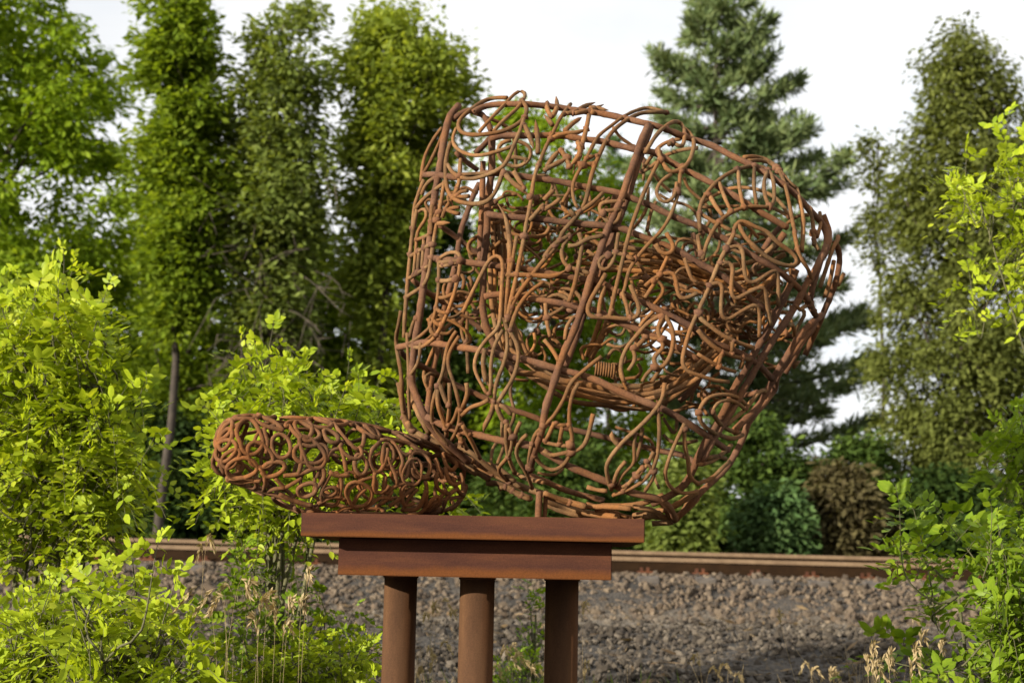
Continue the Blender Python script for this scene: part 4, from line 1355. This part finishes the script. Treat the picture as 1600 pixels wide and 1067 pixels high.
SH = 'bushes along the far side of the railway'
for nm, lab, rows, Y, txp, mat, nc, nl in (
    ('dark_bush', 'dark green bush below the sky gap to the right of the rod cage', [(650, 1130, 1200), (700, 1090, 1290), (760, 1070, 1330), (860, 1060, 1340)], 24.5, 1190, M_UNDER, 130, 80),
    ('blue_green_bush', 'low blue green bush close above the rail, right of the rod cage', [(770, 1190, 1245), (800, 1160, 1265), (850, 1150, 1270), (880, 1150, 1270)], 22.6, 1215, M_BLUE, 60, 80),
    ('reddish_bush', 'reddish brown bush between the blue green bush and the brownish tree', [(735, 1260, 1345), (780, 1245, 1400), (840, 1240, 1410), (880, 1250, 1400)], 23.2, 1310, M_RED, 85, 75),
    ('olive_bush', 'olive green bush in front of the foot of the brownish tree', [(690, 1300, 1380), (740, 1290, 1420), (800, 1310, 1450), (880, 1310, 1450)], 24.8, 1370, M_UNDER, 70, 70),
    ('shadowy_bush', 'dark bush at the foot of the brownish tree, above the right hand shrub', [(740, 1400, 1500), (790, 1385, 1600), (880, 1380, 1660)], 23.5, 1480, M_SHADELEAF, 110, 80),
    ('yellow_green_bush', 'small yellow green bush low behind the right end of the slab', [(690, 1040, 1085), (740, 1020, 1110), (800, 1010, 1115), (870, 1000, 1110)], 21.5, 1055, M_OLIVE, 60, 60),
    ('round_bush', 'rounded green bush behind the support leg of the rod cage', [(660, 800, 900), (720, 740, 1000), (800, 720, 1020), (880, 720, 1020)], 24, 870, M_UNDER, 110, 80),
    ('low_bush', 'low dark bush above the rail between the left shrub and the middle shrub', [(640, 225, 300), (700, 210, 350), (780, 200, 380), (870, 200, 390)], 23, 280, M_SHADELEAF, 95, 80),
    ('leafy_bush', 'leafy dark bush behind the middle shrub', [(600, 400, 500), (680, 370, 560), (780, 350, 640), (870, 350, 660)], 24, 480, M_SHADELEAF, 130, 80),
    ('deep_green_bush', 'deep green bush mostly hidden behind the big left shrub', [(620, 20, 120), (700, -30, 180), (870, -60, 230)], 23.5, 80, M_SHADELEAF, 110, 80),
):
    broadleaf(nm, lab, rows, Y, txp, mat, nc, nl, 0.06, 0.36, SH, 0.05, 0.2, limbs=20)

# the wood behind: a mass nobody could count
n = 95000
xs = np.concatenate([rng.uniform(-34, 3, int(n * 0.66)), rng.uniform(0, 34, n - int(n * 0.66))])
ysd = rng.uniform(33, 50, n)
hmax = np.interp(xs, [-34, -16, -8, -3, 0, 4, 6, 10, 14, 34], [14, 11.8, 9.0, 7.6, 5.6, 3.4, 2.3, 2.6, 5.0, 9]) * (0.72 + 0.28 * np.sin(xs * 1.9 + ysd) * np.cos(xs * 0.7))
zz_ = CAM_H - 0.9 + hmax * rng.random(n) ** 0.8
Cw = np.stack([xs, ysd, zz_], -1)
V, F = cards(Cw, rng.normal(0, 1, (n, 3)), rng.normal(0, 1, (n, 3)) + [0, 0, .6], rng.uniform(0.13, 0.28, n), rng.uniform(0.07, 0.14, n))
tag(link('far_woodland', mesh_np('far_woodland', V, F, 4, M_WOOD)), kind='stuff')

# ------------------------------------------------------------------ leafy shrubs close by
LV = np.array([(0, 0, 0), (-.40, .30, .10), (.40, .30, .10), (-.38, .66, .08), (.38, .66, .08), (0, 1, -.06), (0, .30, 0), (0, .66, -.02)])
LF = np.array([(0, 6, 1), (0, 2, 6), (6, 7, 3), (6, 3, 1), (6, 2, 4), (6, 4, 7), (7, 5, 3), (7, 4, 5)])


def leaves_np(P, D, Nn, ln, wd):
    D = unit(D); S = unit(np.cross(D, Nn)); Nn = np.cross(S, D)
    Mx = np.stack([S * wd[:, None], D * ln[:, None], Nn * wd[:, None]], -1)
    V = np.einsum('nij,vj->nvi', Mx, LV) + P[:, None, :]
    F = LF[None] + (np.arange(len(P)) * 8)[:, None, None]
    return V.reshape(-1, 3), F.reshape(-1, 3), Mx


def in_poly(poly, n):
    poly = np.array(poly, float)
    lo, hi = poly.min(0), poly.max(0)
    out = []
    while len(out) < n:
        p = rng.uniform(lo, hi)
        c = False
        for i in range(len(poly)):
            a, b_ = poly[i], poly[i - 1]
            if (a[1] > p[1]) != (b_[1] > p[1]) and p[0] < (b_[0] - a[0]) * (p[1] - a[1]) / (b_[1] - a[1]) + a[0]:
                c = not c
        if c: out.append(p)
    return np.array(out)


def shrub(name, label, poly, Y, n_twig, base_px, mat, leaf=0.06, spread=0.45, pairs=(3, 6), tips=(), cat='shrub', group=None, base_Y=None, stem=0.016, singles=290, lift_z=None, twig=0.30, per_twig=(5, 9), width=0.58, base=None):
    """Leaf-bearing twigs through the volume behind an outline; each twig carries feathered leaves."""
    bY = base_Y or Y
    bx = at(base_px, 900, bY).x
    gz = float(ground_z(np.array(bx), np.array(bY)))
    B0 = np.array([bx, bY, gz]) if base is None else np.array(base, float)
    root = tag(empty(name, B0), label, cat, group)
    pts2 = in_poly(poly, n_twig)
    if len(tips): pts2 = np.vstack([pts2, np.array(tips, float)])
    cen = np.array(poly, float).mean(0)
    wood = Bag()
    LP, LD, LN, LL_, LW = [], [], [], [], []
    hubs = []
    for k in range(9):
        q = pts2[rng.integers(len(pts2))] * 0.55 + cen * 0.45
        h = np.array(at(q[0], q[1], Y + rng.normal(0, spread * 0.3)))
        hubs.append(h)
        m_ = (B0 + h) / 2 + rng.normal(0, 0.05, 3)
        Cc = crv([B0 + rng.normal(0, .03, 3) * [1, 1, 0] - [0, 0, 0.03], m_, h], 0.08)
        V, F = tube_np(Cc - B0, np.linspace(stem, stem * 0.45, len(Cc)), 7); wood.add(V, F)
    hubs = np.array(hubs)
    for p in pts2:
        T = np.array(at(p[0], p[1], Y + rng.uniform(-spread, spread)))
        hb = hubs[np.argmin(((hubs - T) ** 2).sum(1) + 3.0 * np.maximum(0, hubs[:, 2] - T[2] + 0.05))]
        d = unit(unit(T - hb) * 0.8 + np.array([0, 0, 0.75]) + rng.normal(0, 0.3, 3))
        s = T - d * twig * rng.uniform(0.7, 1.25)
        m_ = (hb + s) / 2 + rng.normal(0, 0.05, 3)
        Cc = crv([hb, m_, s, T], 0.05)
        V, F = tube_np(Cc - B0, np.linspace(stem * 0.42, 0.0015, len(Cc)), 5); wood.add(V, F)
        nl = rng.integers(*per_twig)
        seg = crv([s, T], 0.02)
        az = rng.uniform(0, 6.28)
        for q in range(nl + 1):
            f = (q + 0.4) / (nl + 0.4)
            az += 2.4 + rng.normal(0, .3)
            o = s + (T - s) * min(f, 1)
            sd = unit(np.cross(d, [math.cos(az), math.sin(az), 0.3]))
            rd = unit(sd * (0.95 if q < nl else 0.1) + d * 0.65 + np.array([0, 0, -0.05]))     # leaf stalk direction
            nrm = unit(np.array([0, 0, 1.0]) + rng.normal(0, 0.5, 3) - rd * rd[2])
            sl = unit(np.cross(rd, nrm)); nrm = np.cross(sl, rd)
            np_ = rng.integers(*pairs)
            gap = leaf * 0.52
            L_ = leaf * rng.uniform(0.6, 1.2)
            prev = o
            for j in range(np_ + 1):
                pj = o + rd * gap * (j + 0.8) + np.array([0, 0, -0.012 * j * j * leaf / 0.06 * 0.5])
                if j == np_:
                    LP.append(pj); LD.append(rd + [0, 0, -.15]); LN.append(nrm); LL_.append(L_ * 1.05); LW.append(L_ * width)
                else:
                    for sg in (-1, 1):
                        LP.append(pj); LD.append(rd * 0.55 + sl * sg + rng.normal(0, .12, 3) - [0, 0, .12]); LN.append(nrm + rng.normal(0, .25, 3))
                        LL_.append(L_ * rng.uniform(0.62, 1.12) * (0.8 + 0.2 * min(j, 1))); LW.append(L_ * width * rng.uniform(0.85, 1.1))
            V, F = tube_np(np.array([o, o + rd * gap * (np_ * 0.5), pj]) - B0, 0.0012, 4, cap=False); wood.add(V, F)
    LP, LD, LN, LL_, LW = map(np.array, (LP, LD, LN, LL_, LW))
    x_, y_, z_ = to_px(LP)
    vis = (x_ > 2) & (x_ < 1598) & (y_ > 2) & (y_ < 1064)
    fr = np.where(vis, LL_ / z_ * (1 + 0.6 * np.clip((Y + 0.1 - LP[:, 1]) / spread, -1, 1)), 0)
    pick = np.argsort(-fr)[:min(singles, int(len(LP) * 0.5))]
    rest = np.setdiff1d(np.arange(len(LP)), pick)
    V, F, _ = leaves_np(LP[rest] - B0, LD[rest], LN[rest], LL_[rest], LW[rest])
    fo = link('foliage', mesh_np('foliage', V, F, 3, mat, True), root); fo['kind'] = 'stuff'
    if len(pick):
        me = mesh_np('leaf', LV * np.array([1, 1, 1]), LF, 3, mat, True)
        _, _, Mx = leaves_np(LP[pick], LD[pick], LN[pick], LL_[pick], LW[pick])
        for k, i in enumerate(pick):
            o = link('leaf', me, root)
            mm = Matrix([list(Mx[k][r]) + [LP[i][r] - B0[r]] for r in range(3)] + [[0, 0, 0, 1]])
            o.matrix_basis = mm
    wood.build('stems', M_TWIG, root)
    return root


shrub('leafy_shrub', 'big bright yellow green shrub with feathered leaves filling the left edge of the photo',
      [(-60, 470), (40, 440), (90, 450), (165, 480), (150, 545), (205, 600), (225, 650), (215, 700), (225, 750), (190, 785), (120, 820), (-60, 860)], 7.0, 190, 60, M_BRIGHT,
      0.068, 0.5, tips=[(100, 405), (115, 415), (165, 460), (30, 440), (225, 600), (238, 690), (236, 745), (-5, 440), (70, 470)], stem=0.02)
shrub('low_leafy_shrub', 'low yellow green shrub in the bottom left corner, in front of the ballast',
      [(-40, 880), (60, 890), (170, 890), (230, 910), (260, 970), (300, 1020), (330, 1090), (-40, 1100)], 6.0, 95, 120, M_BRIGHT, 0.057, 0.35,
      tips=[(245, 855), (205, 862), (275, 905), (300, 985), (345, 1010)])
shrub('middle_shrub', 'bright yellow green shrub behind the ring roll, between the left shrub and the stand',
      [(335, 610), (360, 575), (425, 535), (470, 570), (520, 580), (590, 620), (630, 650), (650, 720), (560, 760), (480, 790), (450, 815), (390, 820), (350, 780), (325, 720), (330, 660)], 6.8, 105, 430, M_BRIGHT,
      0.060, 0.42, tips=[(425, 520), (375, 535), (400, 545), (480, 560), (545, 570), (590, 600), (620, 630), (310, 730), (720, 785), (735, 795), (705, 770)], stem=0.015)
shrub('sparse_shrub', 'loose green shrub with small leaves below the ring roll, left of the stand columns',
      [(340, 870), (400, 840), (470, 830), (500, 900), (540, 950), (590, 1000), (590, 1090), (330, 1090), (300, 980)], 7.0, 30, 440, M_SHRUB2, 0.046, 0.45,
      tips=[(375, 840), (365, 850), (480, 870), (555, 950), (590, 990), (500, 930)], stem=0.01)
shrub('green_shrub', 'green leafy shrub in the bottom right corner of the photo',
      [(1500, 870), (1525, 835), (1565, 815), (1610, 800), (1670, 790), (1670, 1100), (1440, 1100), (1470, 1050), (1530, 990), (1545, 930), (1515, 895)], 6.2, 46, 1540, M_SHRUB2,
      0.070, 0.45, tips=[(1425, 785), (1405, 790), (1470, 800), (1550, 800), (1420, 855), (1440, 845), (1455, 935), (1400, 1000), (1375, 1030)], stem=0.014)
shrub('overhanging_branch', 'bright leafy branch hanging in from the right edge before the brownish tree',
      [(1520, 280), (1545, 245), (1590, 215), (1660, 200), (1660, 470), (1570, 460), (1530, 440), (1540, 390), (1590, 350), (1560, 310)], 7.6, 24, 1750, M_BRIGHT,
      0.064, 0.3, tips=[(1482, 290), (1495, 300), (1510, 240), (1575, 185), (1515, 430), (1510, 400), (1500, 285)], cat='branch', stem=0.009)
shrub('right_edge_shrub', 'leafy green shrub cut off by the right edge, above the bottom right shrub',
      [(1575, 660), (1610, 630), (1680, 620), (1680, 800), (1590, 790), (1585, 730)], 7.0, 16, 1660, M_SHRUB2, 0.066, 0.3, tips=[(1562, 760), (1570, 670), (1560, 700)], stem=0.016)
shrub('sapling', 'thin upright sapling on the gravel, seen between the middle and right columns',
      [(815, 905), (845, 905), (850, 960), (848, 1020), (860, 1100), (810, 1100), (818, 1000)], 8.6, 20, 833, M_SHRUB2, 0.042, 0.10, pairs=(1, 3), twig=0.14, per_twig=(3, 6), stem=0.008, singles=60, cat='sapling')
shrub('green_weed', 'small green weed at the foot of the thin sapling',
      [(780, 1000), (850, 1010), (855, 1090), (770, 1090)], 8.0, 16, 812, M_SHRUB2, 0.038, 0.2, pairs=(2, 4), twig=0.16, stem=0.006, singles=60, cat='weed')
shrub('yellow_weed', 'yellow green weed between the left column and the bottom left shrub',
      [(400, 1020), (460, 985), (540, 975), (592, 1000), (592, 1100), (340, 1100)], 6.5, 62, 500, M_BRIGHT, 0.040, 0.3, pairs=(3, 5), twig=0.18, stem=0.006, singles=150, cat='weed')

# ------------------------------------------------------------------ dry grass


def stalk_np(base, tip, bend, r=0.0014, head=0.12):
    """A thin stem with a loose feathery seed head of small narrow spikelets."""
    m_ = base * 0.45 + tip * 0.55 - np.array([bend * 0.5, 0, 0])
    C = crv([base, m_, tip + np.array([0, 0, 0.02]), tip + np.array([bend, rng.normal(0, .02), -abs(bend) * 0.55])], 0.02)
    n = len(C)
    s = np.concatenate([[0], np.cumsum(np.linalg.norm(np.diff(C, axis=0), axis=1))])
    V, F = tube_np(C, np.linspace(r, r * 0.35, n), 4)
    k = 34
    f = rng.uniform(s[-1] - head, s[-1], k)
    X = np.stack([np.interp(f, s, C[:, j]) for j in range(3)], -1)
    T = unit(np.stack([np.interp(f, s, np.gradient(C[:, j], s)) for j in range(3)], -1))
    w = np.sin(np.pi * np.clip((f - s[-1] + head) / head, 0.08, 0.97)) ** 0.7
    side = unit(rng.normal(0, 1, (k, 3)))
    D = unit(T + side * 0.38)
    hl = 0.015 * rng.uniform(0.7, 1.3, k)
    V2, F2 = cards(X + side * (0.0062 * w)[:, None] + D * hl[:, None] * .6, D, rng.normal(0, 1, (k, 3)), hl, 0.0036 * (0.5 + w))
    return np.vstack([V, V2]), np.vstack([F, F2 + len(V)])


GR = 'tufts of dry grass on the gravel'
for lab, Y, tips in (
    ('single dry grass stalk in front of the rail, right of the left shrub', 6.3, [(322, 855, 6), (316, 872, -4)]),
    ('arching pale dry grass heads left of the stand, above the loose green shrub', 5.75, [(322, 930, -30), (345, 935, -24), (372, 922, 14), (360, 930, -20), (388, 925, 8), (350, 948, -15)]),
    ('upright dry grass tuft below the left end of the slab', 5.8, [(408, 948, 4), (418, 940, 6), (430, 960, -5), (452, 948, 5), (470, 950, 3), (445, 985, 8), (400, 975, -6), (480, 905, 4)]),
    ('sparse dry grass stalks between the left column and the middle column', 8.4, [(677, 950, 4), (690, 945, 12), (668, 965, -4), (668, 1020, 4), (675, 1030, 3), (690, 1010, 10), (705, 962, 4), (655, 1050, 3)]),
    ('pale dry grass clump between the middle column and the sapling', 7.8, [(785, 1020, 6), (795, 1035, 10), (780, 1045, -5), (806, 1030, 8), (815, 1040, 14), (800, 1015, 5), (790, 1050, 6), (835, 1045, 8)]),
    ('lone dry grass stalk just right of the right column', 8.0, [(912, 950, 4), (916, 1040, 3)]),
    ('short dry grass stalks on the gravel at the bottom, right of the stand', 8.2, [(1110, 1050, 12), (1128, 1045, 10), (1090, 1030, -4), (1150, 1058, 8)]),
    ('dry grass stalks at the bottom between the stand and the right hand shrub', 7.8, [(1262, 1042, -8), (1300, 1050, 4), (1305, 1060, 3), (1270, 1050, 8)]),
    ('dense dry grass tuft at the left foot of the right hand shrub', 5.9, [(1356, 1035, 3), (1364, 1018, 2), (1370, 1045, 5), (1378, 1040, 12), (1390, 1030, 3), (1430, 1020, 4), (1425, 1040, 6), (1470, 1015, 4), (1365, 1050, 14), (1440, 1000, 5)]),
    ('bent pale dry grass head lying over the ledge below the ballast at right', 9.0, [(1365, 970, 18), (1428, 975, 3), (1216, 960, 3)]),
):
    P = [np.array(at(x, y, Y + rng.uniform(-.25, .25))) for x, y, _ in tips]
    bx = float(np.mean([p[0] for p in P])); bz = float(ground_z(np.array(bx), np.array(Y)))
    root = tag(empty('dry_grass', (bx, Y, bz)), lab, 'dry grass', GR)
    B0 = np.array([bx, Y, bz])
    for p, (_, _, bd) in zip(P, tips):
        b_ = np.array([p[0] + (bx - p[0]) * 0.35 + rng.normal(0, .03), p[1], 0]); b_[2] = float(ground_z(b_[0], b_[1])) - 0.02
        V, F = stalk_np(b_, p, bd * 1.6 * Y / FPX, 0.0013, rng.uniform(.09, .15))
        link('stalk', mesh_np('stalk', V - B0, F, 4, M_STRAW, True), root)
    bag = Bag()
    for q in range(26):
        b_ = B0 + rng.normal(0, .10, 3) * [1, 1, 0]
        t_ = b_ + np.array([rng.normal(0, .15), rng.normal(0, .1), rng.uniform(.15, .5)])
        C = crv([b_, (b_ + t_) / 2 + [0, 0, .06], t_], 0.08)
        V, F = tube_np(C - B0, np.linspace(0.003, 0.0008, len(C)), 3); bag.add(V, F)
    o = bag.build('blades', M_STRAW, root); o['kind'] = 'stuff'

# short rough grass over the bank in front of the stand and at its foot
n = 9000
gx_ = rng.uniform(-4.5, 4.5, n); gy_ = rng.uniform(5.6, 8.8, n)
clumpy = np.sin(gx_ * 2.3 + 1) * np.cos(gy_ * 2.9) + rng.normal(0, .5, n) + np.where(np.abs(gx_) > 1.3, .6, 0)
k_ = clumpy > 0.15
gx_, gy_ = gx_[k_], gy_[k_]
B_ = np.stack([gx_, gy_, ground_z(gx_, gy_)], -1)
hgt = rng.uniform(0.05, 0.2, len(B_))
V, F = cards(B_ + np.stack([np.zeros(len(B_)), np.zeros(len(B_)), hgt], -1), np.stack([rng.normal(0, .35, len(B_)), rng.normal(0, .35, len(B_)), np.ones(len(B_))], -1),
             rng.normal(0, 1, B_.shape) * [1, 1, .1], hgt, np.full(len(B_), 0.005))
tag(link('rough_grass', mesh_np('rough_grass', V, F, 4, M_GRASS)), kind='stuff')

# dead stalks, leaves and twigs blown over the gravel
n = 700
lx, ly = rng.uniform(-5, 5, n), 8.4 + 6.4 * rng.random(n)
Lp = np.stack([lx, ly, ground_z(lx, ly) + 0.035], -1)
an = rng.uniform(0, 6.28, n)
hl = rng.gamma(3, 0.016, n) + 0.015
V, F = cards(Lp, np.stack([np.cos(an), np.sin(an), rng.normal(0, .25, n)], -1), np.array([0, 0, 1.0]) + rng.normal(0, .4, (n, 3)), hl, np.where(rng.random(n) < .5, 0.004, 0.016))
tag(link('dead_leaves', mesh_np('dead_leaves', V, F, 4, M_DRYLEAF)), kind='stuff')
